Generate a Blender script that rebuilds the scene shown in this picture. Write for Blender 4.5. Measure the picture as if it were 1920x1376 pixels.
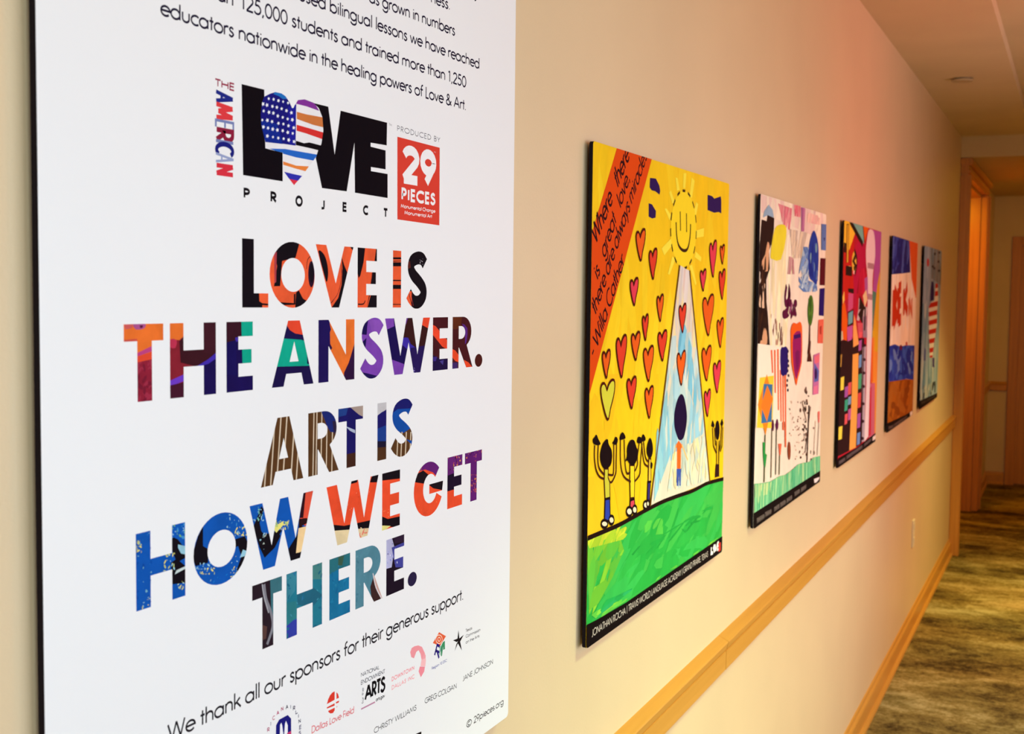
import bpy, bmesh, math, random
from mathutils import Vector, Matrix
from mathutils.geometry import tessellate_polygon
random.seed(7)
for o in list(bpy.data.objects):
    bpy.data.objects.remove(o)
SC = bpy.context.scene
COL = SC.collection
PI = math.pi

# ------------------------------------------------------------------ camera
F_PX = 2328.55
EYE = Vector((0.0, -0.684, 1.62))
YAW, PITCH, ROLL = math.radians(24.498), math.radians(3.6167), math.radians(0.6282)
fw = Vector((math.cos(YAW)*math.cos(PITCH), math.sin(YAW)*math.cos(PITCH), -math.sin(PITCH)))
rt0 = Vector((math.sin(YAW), -math.cos(YAW), 0)); up0 = rt0.cross(fw)
rt = rt0*math.cos(ROLL) + up0*math.sin(ROLL)
up = -rt0*math.sin(ROLL) + up0*math.cos(ROLL)
cam = bpy.data.cameras.new('camera'); camo = bpy.data.objects.new('camera', cam); COL.objects.link(camo)
cam.sensor_width = 36; cam.lens = 36*F_PX/1920; cam.clip_start = 0.02
M = Matrix(((rt.x, up.x, -fw.x, EYE.x), (rt.y, up.y, -fw.y, EYE.y), (rt.z, up.z, -fw.z, EYE.z), (0, 0, 0, 1)))
camo.matrix_world = M
cam.dof.use_dof = True; cam.dof.focus_distance = 1.55; cam.dof.aperture_fstop = 13
SC.camera = camo
SC.view_settings.view_transform = 'Standard'; SC.view_settings.look = 'None'
SC.view_settings.gamma = 1; SC.view_settings.use_curve_mapping = False
SC.view_settings.exposure = 0.0

def lin(c):
    return tuple((x/255/12.92 if x/255 <= .04045 else ((x/255+.055)/1.055)**2.4) for x in c)

# ------------------------------------------------------------------ world and lights
w = bpy.data.worlds.new('world'); SC.world = w; w.use_nodes = True
bg = w.node_tree.nodes['Background']; bg.inputs[0].default_value = (1.0, .36, .22, 1); bg.inputs[1].default_value = 0.6

def area(name, loc, target, sx, sy, power, color, spread=None):
    l = bpy.data.lights.new(name, 'AREA'); l.shape = 'RECTANGLE'; l.size = sx; l.size_y = sy
    l.energy = power; l.color = color
    if spread: l.spread = spread
    o = bpy.data.objects.new(name, l); COL.objects.link(o)
    d = (Vector(target)-Vector(loc)).normalized()
    o.matrix_world = Matrix.Translation(loc) @ d.to_track_quat('-Z', 'Y').to_matrix().to_4x4()
    return o
# daylight from behind the camera; unseen tinted fills added opposite the pictures
area('daylight_opening', (-0.9, -2.25, 1.5), (1.1, 0, 1.45), 1.6, 1.9, 25, (.76, .98, 1.0), math.radians(110))
area('opposite_fill', (1.3, -2.4, 1.2), (1.3, 0, .9), 2.4, 1.6, 31, (.62, .79, 1.0), math.radians(140))
area('opposite_fill', (3.3, -2.4, 1.0), (3.3, 0, .35), 2.2, 1.2, 17.5, (1.0, .94, .78), math.radians(85))
area('opposite_fill', (5.6, -2.4, 1.0), (5.6, 0, .35), 2.0, 1.2, 10, (1.0, .34, .24), math.radians(85))
area('opposite_fill', (7.6, -2.4, 1.0), (7.4, 0, .4), 1.0, 1.2, 2.5, (1.0, .3, .05), math.radians(100))
# warm lamps overhead and in the recess, with added fills between them
area('down_fill', (2.2, -1.1, 2.55), (2.2, -1.1, 0), .3, .3, 24, (.70, 1.0, .50), math.radians(95))  # downward fills added to brighten the floor and rail top
area('down_fill', (4.4, -1.1, 2.55), (4.4, -1.1, 0), .3, .3, 13, (.60, .88, .80), math.radians(95))
area('down_fill', (6.8, -1.1, 2.55), (6.8, -1.1, 0), .3, .3, 22, (1.0, .92, .30), math.radians(95))
area('warm_ceiling_lamp', (2.6, -1.7, 2.54), (2.8, -.2, 1.2), .5, .5, 7.8, (1.0, .26, .05), math.radians(170))
area('red_wall_fill', (4.3, -1.25, 1.95), (4.1, 0, 1.9), .3, .3, 1.9, (1.0, .04, .03), math.radians(120))  # unseen light added for the red glow on the upper wall
area('warm_ceiling_lamp', (9.6, -1.2, 2.40), (9.8, -.2, .2), .4, .4, 10.5, (1.0, .54, .02), math.radians(170))
area('recess_lamp', (9.0, .22, 2.28), (9.5, .2, .6), .15, .15, 8, (1.0, .40, .01), math.radians(170))
area('ceiling_fill', (5.2, -2.3, 1.7), (4.6, -.6, 2.6), .5, .3, 9, (1.0, .64, .66), math.radians(130))  # added out of view to lift the ceiling, no fitting behind it

# ------------------------------------------------------------------ materials
def nm(name):
    m = bpy.data.materials.new(name); m.use_nodes = True
    return m, m.node_tree.nodes, m.node_tree.links, m.node_tree.nodes['Principled BSDF']
def ramp(n, stops):
    r = n.new('ShaderNodeValToRGB')
    e = r.color_ramp.elements
    while len(e) > 1: e.remove(e[-1])
    e[0].position = stops[0][0]; e[0].color = (*stops[0][1], 1)
    for p, c in stops[1:]:
        x = e.new(p); x.color = (*c, 1)
    return r
def coord(n, l, scale, kind='Object'):
    t = n.new('ShaderNodeTexCoord'); m = n.new('ShaderNodeMapping')
    m.inputs['Scale'].default_value = scale
    l.new(t.outputs[kind], m.inputs['Vector']); return m.outputs[0]
def noise(n, l, vec, scale, detail=4, rough=.5, dist=0):
    t = n.new('ShaderNodeTexNoise'); t.inputs['Scale'].default_value = scale
    t.inputs['Detail'].default_value = detail; t.inputs['Roughness'].default_value = rough
    t.inputs['Distortion'].default_value = dist
    l.new(vec, t.inputs['Vector']); return t
def bump(n, l, h, b, strength, dist=.01):
    x = n.new('ShaderNodeBump'); x.inputs['Strength'].default_value = strength; x.inputs['Distance'].default_value = dist
    l.new(h, x.inputs['Height']); l.new(x.outputs[0], b.inputs['Normal'])

def paint_mat(name, col, rough=.5, var=.06, bstr=.15, spec=.4):
    m, n, l, b = nm(name)
    v = coord(n, l, (1, 1, 1)); t = noise(n, l, v, 3, 3)
    c1 = tuple(x*(1-var) for x in col); c2 = tuple(min(1, x*(1+var)) for x in col)
    r = ramp(n, [(.3, c1), (.7, c2)]); l.new(t.outputs[0], r.inputs[0]); l.new(r.outputs[0], b.inputs['Base Color'])
    t2 = noise(n, l, v, 220, 2); bump(n, l, t2.outputs[0], b, bstr, .002)
    b.inputs['Roughness'].default_value = rough; b.inputs['Specular IOR Level'].default_value = spec
    return m
M_WALL = paint_mat('cream_wall_paint', (.74, .57, .36), .42, .03, .12, .5)
M_CEIL = paint_mat('ceiling_paint', (.68, .54, .34), .8, .04, .2, .2)
M_PLATE = paint_mat('ivory_plastic', (.86, .80, .60), .3, .02, 0)
M_DARK = paint_mat('dark_slot', (.02, .015, .01), .5, .0, 0)
M_BLACK = paint_mat('black_board_core', (.008, .005, .008), .6, .05, .02, .08)
M_WHITE = paint_mat('white_poster_sheet', (.86, .86, .885), .45, .006, 0, .35)
M_METAL = paint_mat('painted_metal', (.50, .40, .24), .35, .03, 0)

def wood_mat(name, axis, dark, mid, light, rough=.32):
    m, n, l, b = nm(name)
    sc = {'X': (.5, 26, 26), 'Z': (26, 26, .5)}[axis]
    v = coord(n, l, sc); t = noise(n, l, v, 2.2, 6, .6, .5)
    r = ramp(n, [(.25, dark), (.5, mid), (.75, light)])
    l.new(t.outputs[0], r.inputs[0]); l.new(r.outputs[0], b.inputs['Base Color'])
    t2 = noise(n, l, v, 9, 3); bump(n, l, t2.outputs[0], b, .12, .002)
    b.inputs['Roughness'].default_value = rough
    return m
WD = ((.58, .26, .042), (.63, .29, .05), (.68, .325, .06))
M_WX = wood_mat('honey_oak_along', 'X', *WD)
M_WZ = wood_mat('honey_oak_upright', 'Z', (.50, .20, .03), (.62, .26, .045), (.72, .32, .06))

def carpet_mat():
    m, n, l, b = nm('patterned_carpet')
    va = coord(n, l, (1.0, .55, 1)); vb = coord(n, l, (1, .8, 1))
    big = noise(n, l, va, 3.0, 3, .6, .5); mid = noise(n, l, va, 13, 8, .8, .5); fine = noise(n, l, vb, 60, 4, .8)
    mx = n.new('ShaderNodeMath'); mx.operation = 'MULTIPLY_ADD'; mx.inputs[1].default_value = .55
    l.new(mid.outputs[0], mx.inputs[0])
    s = n.new('ShaderNodeMath'); s.operation = 'MULTIPLY'; s.inputs[1].default_value = .62
    l.new(big.outputs[0], s.inputs[0]); l.new(s.outputs[0], mx.inputs[2])
    f = n.new('ShaderNodeMath'); f.operation = 'MULTIPLY_ADD'; f.inputs[1].default_value = .36
    l.new(fine.outputs[0], f.inputs[0]); l.new(mx.outputs[0], f.inputs[2])
    r = ramp(n, [(.60, lin((48, 36, 18))), (.68, lin((78, 62, 32))), (.735, lin((116, 98, 54))), (.80, lin((140, 122, 70))),
                 (.90, lin((186, 168, 118)))])
    l.new(f.outputs[0], r.inputs[0])
    tint = noise(n, l, coord(n, l, (1, .5, 1)), 1.7, 2)
    r2 = ramp(n, [(.35, (1, .84, .75)), (.5, (1, .93, .85)), (.66, (.92, .95, 1.0))]); l.new(tint.outputs[0], r2.inputs[0])
    mul = n.new('ShaderNodeMix'); mul.data_type = 'RGBA'; mul.blend_type = 'MULTIPLY'; mul.inputs[0].default_value = 1
    l.new(r.outputs[0], mul.inputs[6]); l.new(r2.outputs[0], mul.inputs[7]); l.new(mul.outputs[2], b.inputs['Base Color'])
    b.inputs['Roughness'].default_value = .95; b.inputs['Specular IOR Level'].default_value = .1
    bump(n, l, fine.outputs[0], b, .5, .006)
    return m
M_CARPET = carpet_mat()

def ink_mat(name, var, scale, rough, stretch=(1, 1, 1)):
    m, n, l, b = nm(name)
    a = n.new('ShaderNodeAttribute'); a.attribute_name = 'ink'
    v = coord(n, l, stretch); t = noise(n, l, v, scale, 5, .6, .6)
    r = ramp(n, [(.3, (1-var,)*3), (.7, (1+var*.6,)*3)]); l.new(t.outputs[0], r.inputs[0])
    mul = n.new('ShaderNodeMix'); mul.data_type = 'RGBA'; mul.blend_type = 'MULTIPLY'; mul.inputs[0].default_value = 1
    l.new(a.outputs['Color'], mul.inputs[6]); l.new(r.outputs[0], mul.inputs[7]); l.new(mul.outputs[2], b.inputs['Base Color'])
    b.inputs['Roughness'].default_value = rough; b.inputs['Specular IOR Level'].default_value = .04
    return m
M_INK = ink_mat('printed_ink', .02, 20, .6)
M_PAINTED = ink_mat('printed_paint_texture', .16, 34, .6)
M_WASH = ink_mat('printed_watercolour', .09, 14, .6, (1, 1, .5))

# ------------------------------------------------------------------ object helpers
def tag(o, label=None, cat=None, group=None, kind=None):
    for k, v in (('label', label), ('category', cat), ('group', group), ('kind', kind)):
        if v: o[k] = v
    return o
def empty(name, loc):
    o = bpy.data.objects.new(name, None); COL.objects.link(o); o.location = loc; o.empty_display_size = .05
    return o
def mesh(name, verts, faces, mat, parent=None, loc=(0, 0, 0), smooth=False):
    me = bpy.data.meshes.new(name); me.from_pydata(verts, [], faces); me.update()
    if mat: me.materials.append(mat)
    o = bpy.data.objects.new(name, me); COL.objects.link(o); o.location = loc
    if parent: o.parent = parent
    return o
def bm_obj(name, bm, mat, parent=None, loc=(0, 0, 0), smooth=False):
    bmesh.ops.recalc_face_normals(bm, faces=bm.faces)
    me = bpy.data.meshes.new(name); bm.to_mesh(me); bm.free(); me.materials.append(mat)
    if smooth:
        for p in me.polygons: p.use_smooth = True
    o = bpy.data.objects.new(name, me); COL.objects.link(o); o.location = loc
    if parent: o.parent = parent
    return o
def box(bm, x0, x1, y0, y1, z0, z1, bev=0):
    r = bmesh.ops.create_cube(bm, size=1, matrix=Matrix.Translation(((x0+x1)/2, (y0+y1)/2, (z0+z1)/2)) @ Matrix.Diagonal((x1-x0, y1-y0, z1-z0, 1)))
    if bev:
        es = list({e for v in r['verts'] for e in v.link_edges})
        bmesh.ops.bevel(bm, geom=es, offset=bev, segments=2, affect='EDGES')
    return bm
def boxo(name, d, mat, parent=None, bev=0):
    return bm_obj(name, box(bmesh.new(), *d, bev), mat, parent)
def sweep_x(bm, prof, x0, x1):            # profile (y,z) run along X
    a = [bm.verts.new((x0, y, z)) for y, z in prof]; b = [bm.verts.new((x1, y, z)) for y, z in prof]
    n = len(prof)
    for i in range(n): bm.faces.new((a[i], a[(i+1) % n], b[(i+1) % n], b[i]))
    bm.faces.new(a); bm.faces.new(b[::-1])
def sweep_y(bm, prof, y0, y1):            # profile (x,z) run along Y
    a = [bm.verts.new((x, y0, z)) for x, z in prof]; b = [bm.verts.new((x, y1, z)) for x, z in prof]
    n = len(prof)
    for i in range(n): bm.faces.new((a[i], a[(i+1) % n], b[(i+1) % n], b[i]))
    bm.faces.new(a); bm.faces.new(b[::-1])

# ------------------------------------------------------------------ the corridor shell
XN, XE, YR, ZC, ZH = -2.2, 11.30, -2.45, 2.565, 2.44
D0, D1, DT = 8.17, 9.78, 2.34            # doorway in the left wall
S = lambda o: tag(o, kind='structure')
S(boxo('floor', (XN, XE+.15, YR, .5, -.1, 0), M_CARPET))
bm = bmesh.new()
box(bm, XN, D0, 0, .12, 0, 2.75); box(bm, D1, XE+.15, 0, .12, 0, 2.75); box(bm, D0, D1, 0, .12, DT, 2.75)
S(bm_obj('wall_left', bm, M_WALL))
S(boxo('wall_right', (XN, XE, YR-.1, YR, 0, 2.85), M_WALL))
bm = bmesh.new(); ED0, EDW, EDT = -.225, .92, 2.03
box(bm, XE, XE+.12, ED0, 0, 0, 2.75); box(bm, XE, XE+.12, YR, ED0-EDW, 0, 2.75); box(bm, XE, XE+.12, ED0-EDW, ED0, EDT, 2.75)
S(bm_obj('wall_end', bm, M_WALL))
bm = bmesh.new()
box(bm, XN, 8.02, -.39, 0, ZC, 2.85); box(bm, XN, 8.02, YR, -.39, 2.61, 2.85)
S(bm_obj('ceiling', bm, M_CEIL))
bm = bmesh.new(); box(bm, 8.02, XE, YR, 0, ZH, 2.85); box(bm, 7.99, 8.0, YR, -.37, 2.37, 2.85) 
bm.free()
S(boxo('ceiling.001', (8.02, XE, YR, 0, ZH, 2.85), M_CEIL))
S(boxo('trim_1', (8.02, 8.30, YR, -.375, 2.375, ZH), M_CEIL))

# chair rail and baseboard on the left wall (profiles: y out of the wall, z up)
RAIL = [(0, .877), (0, .800), (-.012, .800), (-.0175, .804), (-.018, .8445), (-.0145, .8455), (-.0145, .8480), (-.0185, .8490), (-.0222, .8645), (-.0210, .8668)]
BASE = [(0, .105), (0, 0), (-.026, 0), (-.026, .012), (-.022, .018), (-.014, .020), (-.014, .078), (-.011, .084), (-.006, .088), (-.005, .102)]
BASE = [(y, z*1.0) for y, z in BASE]
JX = 2.593                                 # the joint between two lengths of rail
bm = bmesh.new(); sweep_x(bm, RAIL, XN, JX-.0012); S(bm_obj('trim_2', bm, M_WX))
bm = bmesh.new(); sweep_x(bm, [(y*1.03, z) for y, z in RAIL], JX, 8.05); S(bm_obj('trim_5', bm, M_WX))
bm = bmesh.new(); sweep_x(bm, BASE, XN, 8.05); S(bm_obj('baseboard_left', bm, M_WX))
bm = bmesh.new(); sweep_x(bm, RAIL, 9.90, XE-.02); S(bm_obj('trim_3', bm, M_WX))
bm = bmesh.new(); sweep_x(bm, BASE, 9.90, XE-.02); S(bm_obj('baseboard_left.001', bm, M_WX))
bm = bmesh.new(); sweep_y(bm, [(XE+y, z) for y, z in RAIL], -.15, 0); S(bm_obj('trim_4', bm, M_WX))
bm = bmesh.new(); sweep_y(bm, [(XE+y, z) for y, z in BASE], -.15, 0); S(bm_obj('baseboard_end', bm, M_WX))

# doorway in the left wall: casing, jambs, recessed door
d1 = empty('door_1', (D0, 0, 0)); tag(d1, kind='structure')
def part(name, bm, mat, parent, label=None):
    o = bm_obj(name, bm, mat); o.parent = parent
    o.matrix_parent_inverse = Matrix.Translation(-parent.location)
    if label: o['label'] = label
    return o
for x0, x1, nx in ((D0-.12, D0, 0), (D1, D1+.12, 1)):
    bm = bmesh.new(); box(bm, x0, x1, -.045, 0, 0, DT, .004)
    e0, e1 = (x0-.012, x0+.03) if not nx else (x1-.03, x1+.012)
    box(bm, e0, e1, -.060, 0, 0, DT, .004); part('casing', bm, M_WZ, d1)
bm = bmesh.new(); box(bm, D0-.13, D1+.13, -.045, 0, DT, DT+.075, .004); box(bm, D0-.15, D1+.15, -.068, 0, DT+.055, ZH-.002, .006)
box(bm, D0-.1, D1+.1, -.055, 0, DT+.012, DT+.03, .003)
part('head_casing', bm, M_WZ, d1)
for x0, x1 in ((D0, D0+.02), (D1-.02, D1)):
    bm = bmesh.new(); box(bm, x0, x1, 0, .46, 0, DT-.02); part('jamb', bm, M_WZ, d1)
bm = bmesh.new(); box(bm, D0, D1, 0, .46, DT-.02, DT); part('head_jamb', bm, M_WZ, d1)
bm = bmesh.new(); box(bm, D0+.02, D1-.02, .40, .44, .01, DT-.02, .003); part('door_leaf', bm, M_WZ, d1)
# floor of the recess is part of the floor slab; end door
d2 = empty('door_2', (XE, ED0, 0)); tag(d2, kind='structure')
bm = bmesh.new(); box(bm, XE-.022, XE, ED0-.002, ED0+.07, 0, EDT+.07, .004); part('casing', bm, M_WZ, d2)
bm = bmesh.new(); box(bm, XE-.022, XE, ED0-EDW-.07, ED0-EDW+.002, 0, EDT+.07, .004); part('casing', bm, M_WZ, d2)
bm = bmesh.new(); box(bm, XE-.022, XE, ED0-EDW, ED0, EDT-.002, EDT+.07, .004); part('head_casing', bm, M_WZ, d2)
bm = bmesh.new(); box(bm, XE+.03, XE+.07, ED0-EDW, ED0, .008, EDT, .002); part('door_leaf', bm, M_WZ, d2)
bm = bmesh.new(); bmesh.ops.create_uvsphere(bm, u_segments=16, v_segments=10, radius=.03, matrix=Matrix.Translation((XE-.02, ED0-EDW+.07, .95)))
box(bm, XE-.01, XE+.03, ED0-EDW+.06, ED0-EDW+.08, .94, .96); part('door_knob', bm, M_METAL, d2)

# wall outlet
ot = empty('wall_outlet', (6.12, 0, .48))
tag(ot, 'ivory wall outlet plate on the lower wall under the fourth and fifth paintings', 'outlet')
bm = bmesh.new(); box(bm, 6.085, 6.155, -.007, 0, .412, .545, .003); part('cover_plate', bm, M_PLATE, ot)
for z in (.445, .512):
    bm = bmesh.new(); box(bm, 6.103, 6.137, -.0095, -.006, z-.016, z+.016, .002); rc = part('receptacle', bm, M_PLATE, ot)
    for x in (6.113, 6.127):
        bm = bmesh.new(); box(bm, x-.0015, x+.0015, -.0102, -.009, z-.004, z+.007); s = bm_obj('slot', bm, M_DARK, rc)
        s.matrix_parent_inverse = Matrix.Translation(-ot.location)
# ceiling cover
sp = empty('ceiling_sprinkler_cover', (5.86, -.178, ZC))
tag(sp, 'small round painted sprinkler cover on the ceiling above the corridor', 'sprinkler')
bm = bmesh.new(); bmesh.ops.create_cone(bm, segments=32, radius1=.042, radius2=.046, depth=.006, cap_ends=True, matrix=Matrix.Translation((5.86, -.178, ZC-.011)))
part('cover_disc', bm, M_METAL, sp)
bm = bmesh.new(); bmesh.ops.create_cone(bm, segments=24, radius1=.034, radius2=.034, depth=.008, cap_ends=True, matrix=Matrix.Translation((5.86, -.178, ZC-.004)))
part('collar', bm, M_METAL, sp)

# ------------------------------------------------------------------ printing on boards
YF = -.014                                 # front plane of every board
def at(px, py):                            # where the print seen at (px,py) lies on the boards' plane
    d = fw + rt*((px-960)/F_PX) - up*((py-688)/F_PX)
    t = (YF-EYE.y)/d.y
    return (d.x*t, EYE.z+d.z*t)
def homography(src, dst):
    import numpy as np
    A = []; B = []
    for (x, y), (u, v) in zip(src, dst):
        A.append([x, y, 1, 0, 0, 0, -u*x, -u*y]); B.append(u)
        A.append([0, 0, 0, x, y, 1, -v*x, -v*y]); B.append(v)
    h = np.linalg.solve(np.array(A, float), np.array(B, float))
    def f(px, py):
        k = h[6]*px+h[7]*py+1
        return ((h[0]*px+h[1]*py+h[2])/k, (h[3]*px+h[4]*py+h[5])/k)
    return f

def tri(polys):                            # outer ring + holes -> triangles
    v = [[Vector((x, y, 0)) for x, y in p] for p in polys]
    flat = [q for p in polys for q in p]
    return [tuple(flat[i] for i in t) for t in tessellate_polygon(v)]
def area2(p):
    return sum(p[i][0]*p[(i+1) % len(p)][1]-p[(i+1) % len(p)][0]*p[i][1] for i in range(len(p)))
def clip(sub, cl):                         # convex against convex
    if area2(cl) < 0: cl = cl[::-1]
    out = list(sub)
    for i in range(len(cl)):
        a, b = cl[i], cl[(i+1) % len(cl)]
        ex, ey = b[0]-a[0], b[1]-a[1]
        inp, out = out, []
        if not inp: return []
        for j in range(len(inp)):
            p, q = inp[j-1], inp[j]
            sp_ = ex*(p[1]-a[1])-ey*(p[0]-a[0]); sq = ex*(q[1]-a[1])-ey*(q[0]-a[0])
            if (sp_ < 0) != (sq < 0):
                t = sp_/(sp_-sq); out.append((p[0]+(q[0]-p[0])*t, p[1]+(q[1]-p[1])*t))
            if sq >= 0: out.append(q)
    return out if len(out) > 2 else []
def bbox(p):
    xs = [q[0] for q in p]; ys = [q[1] for q in p]; return min(xs), max(xs), min(ys), max(ys)
def clip_all(tris, region):
    out = []
    rb = [(r, bbox(r)) for r in region]
    for t in tris:
        b = bbox(t)
        for r, c in rb:
            if b[0] > c[1] or c[0] > b[1] or b[2] > c[3] or c[2] > b[3]: continue
            k = clip(t, r)
            if k and abs(area2(k)) > 1e-10: out.append(k)
    return out
def strip(pts, wd, closed=False):          # polyline -> quads with mitred joins
    P = [pts[0]]
    for p in pts[1:]:
        if math.hypot(p[0]-P[-1][0], p[1]-P[-1][1]) > 1e-6: P.append(p)
    if closed and math.hypot(P[0][0]-P[-1][0], P[0][1]-P[-1][1]) < 1e-6: P.pop()
    n = len(P)
    if n < 2: return []
    L = []; R = []
    for i in range(n):
        a = P[i-1] if (i > 0 or closed) else None
        b = P[(i+1) % n] if (i < n-1 or closed) else None
        def nrm(p, q):
            d = math.hypot(q[0]-p[0], q[1]-p[1]) or 1; return (-(q[1]-p[1])/d, (q[0]-p[0])/d)
        if a and b:
            n1, n2 = nrm(a, P[i]), nrm(P[i], b); mx, my = n1[0]+n2[0], n1[1]+n2[1]; q = math.hypot(mx, my)
            if q < .5: mx, my, k = n2[0], n2[1], 1
            else: mx /= q; my /= q; k = min(1/(mx*n1[0]+my*n1[1]), 1.8)
        else:
            mx, my = nrm(a, P[i]) if a else nrm(P[i], b); k = 1
        h = wd/2*k
        L.append((P[i][0]+mx*h, P[i][1]+my*h)); R.append((P[i][0]-mx*h, P[i][1]-my*h))
    m = n if closed else n-1
    return [(L[i], L[(i+1) % n], R[(i+1) % n], R[i]) for i in range(m)]
def smooth_pts(p, k=4, closed=False):
    n = len(p); out = []
    for i in range(n if closed else n-1):
        if closed: p0, p1, p2, p3 = p[i-1], p[i], p[(i+1) % n], p[(i+2) % n]
        else: p0, p1, p2, p3 = p[max(i-1, 0)], p[i], p[i+1], p[min(i+2, n-1)]
        for j in range(k):
            t = j/k
            out.append(tuple(.5*(2*p1[c]+(p2[c]-p0[c])*t+(2*p0[c]-5*p1[c]+4*p2[c]-p3[c])*t*t+(3*p1[c]-p0[c]-3*p2[c]+p3[c])*t**3) for c in (0, 1)))
    if not closed: out.append(p[-1])
    return out
def ell(cx, cy, rx, ry, a0=0, a1=360, n=20):
    return [(cx+rx*math.cos(math.radians(a0+(a1-a0)*i/n)), cy+ry*math.sin(math.radians(a0+(a1-a0)*i/n))) for i in range(n+1 if a1-a0 != 360 else n)]

class Sheet:
    """flat print lying on one board; every layer sits microns above the one before"""
    def __init__(s, board, origin, mp, region=None):
        s.b, s.o, s.mp, s.n, s.region = board, origin, mp, 0, region
        s.tf = lambda x, y: (x, y)
        s.items = []; s.flat = 0
    def zoom(s, ox, oy, k):                # coordinates read off an enlargement of the print
        s.tf = lambda x, y: (ox+x/k, oy+y/k)
        return s
    def P(s, x, y): return s.mp(*s.tf(x, y))
    def pts(s, l): return [s.P(*p) for p in l]
    def faces(s, fs, col):                 # faces already in board coordinates
        if s.region: fs = clip_all(fs, s.region)
        s.n += 1
        if fs: s.items.append((fs, col, s.n))
        return s
    def poly(s, l, col, holes=(), clipto=None, sm=0):
        l = s.pts(l)
        if sm: l = smooth_pts(l, sm, True)
        t = tri([l]+[s.pts(h) for h in holes])
        if clipto is not None: t = clip_all(t, clipto)
        return s.faces(t, col)
    def line(s, l, wd, col, closed=False, sm=0, clipto=None):
        l = s.pts(l)
        if sm: l = smooth_pts(l, sm, closed)
        q = strip(l, wd, closed)
        if clipto is not None: q = clip_all(q, clipto)
        return s.faces(q, col)
    def dabs(s, region, cols, n, ln, wd, ang=0, jit=.4, rnd=None, kv=.05):   # brush marks inside a region
        reg = tri([s.pts(region)]); bb = bbox([p for t in reg for p in t])
        R = rnd or random
        for i in range(n):
            x = R.uniform(bb[0], bb[1]); y = R.uniform(bb[2], bb[3])
            a = ang+R.uniform(-jit, jit); l_ = ln*R.uniform(.5, 1.3); w_ = wd*R.uniform(.5, 1.3)
            q = [(x+l_/2*math.cos(t)*math.cos(a)-w_/2*math.sin(t)*math.sin(a), y+l_/2*math.cos(t)*math.sin(a)+w_/2*math.sin(t)*math.cos(a)) for t in [k*PI/4 for k in range(8)]]
            c = R.choice(cols); k = R.uniform(1-kv, 1+kv); 
            s.faces(clip_all([q], reg), tuple(min(255, v*k) for v in c))
    def part(s, name, mat=None, label=None, parent=None, stuff=False):
        V = []; F = []; C = []
        for fs, col, n in s.items:
            y = -n*3e-6
            c = lin(col)
            for f in fs:
                i = len(V)
                f = list(f)
                if area2(f) < 0: f = f[::-1]
                V += [(p[0]-s.o[0], y, p[1]-s.o[2]) for p in f]; F.append(tuple(range(i, i+len(f)))); C += [c]*len(f)
        s.items = []
        if not V: return None
        me = bpy.data.meshes.new(name); me.from_pydata(V, [], F)
        at_ = me.attributes.new('ink', 'FLOAT_COLOR', 'POINT')
        at_.data.foreach_set('color', [x for c in C for x in (*c, 1.0)])
        me.materials.append(mat or M_INK); me.update()
        o = bpy.data.objects.new(name, me); COL.objects.link(o); o.parent = parent or s.b
        o.location = (0, YF-s.o[1], 0) if not parent else (0, 0, 0)
        if label: o['label'] = label
        if stuff: o['kind'] = 'stuff'
        if s.flat: s.n = s.flat
        return o

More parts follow.
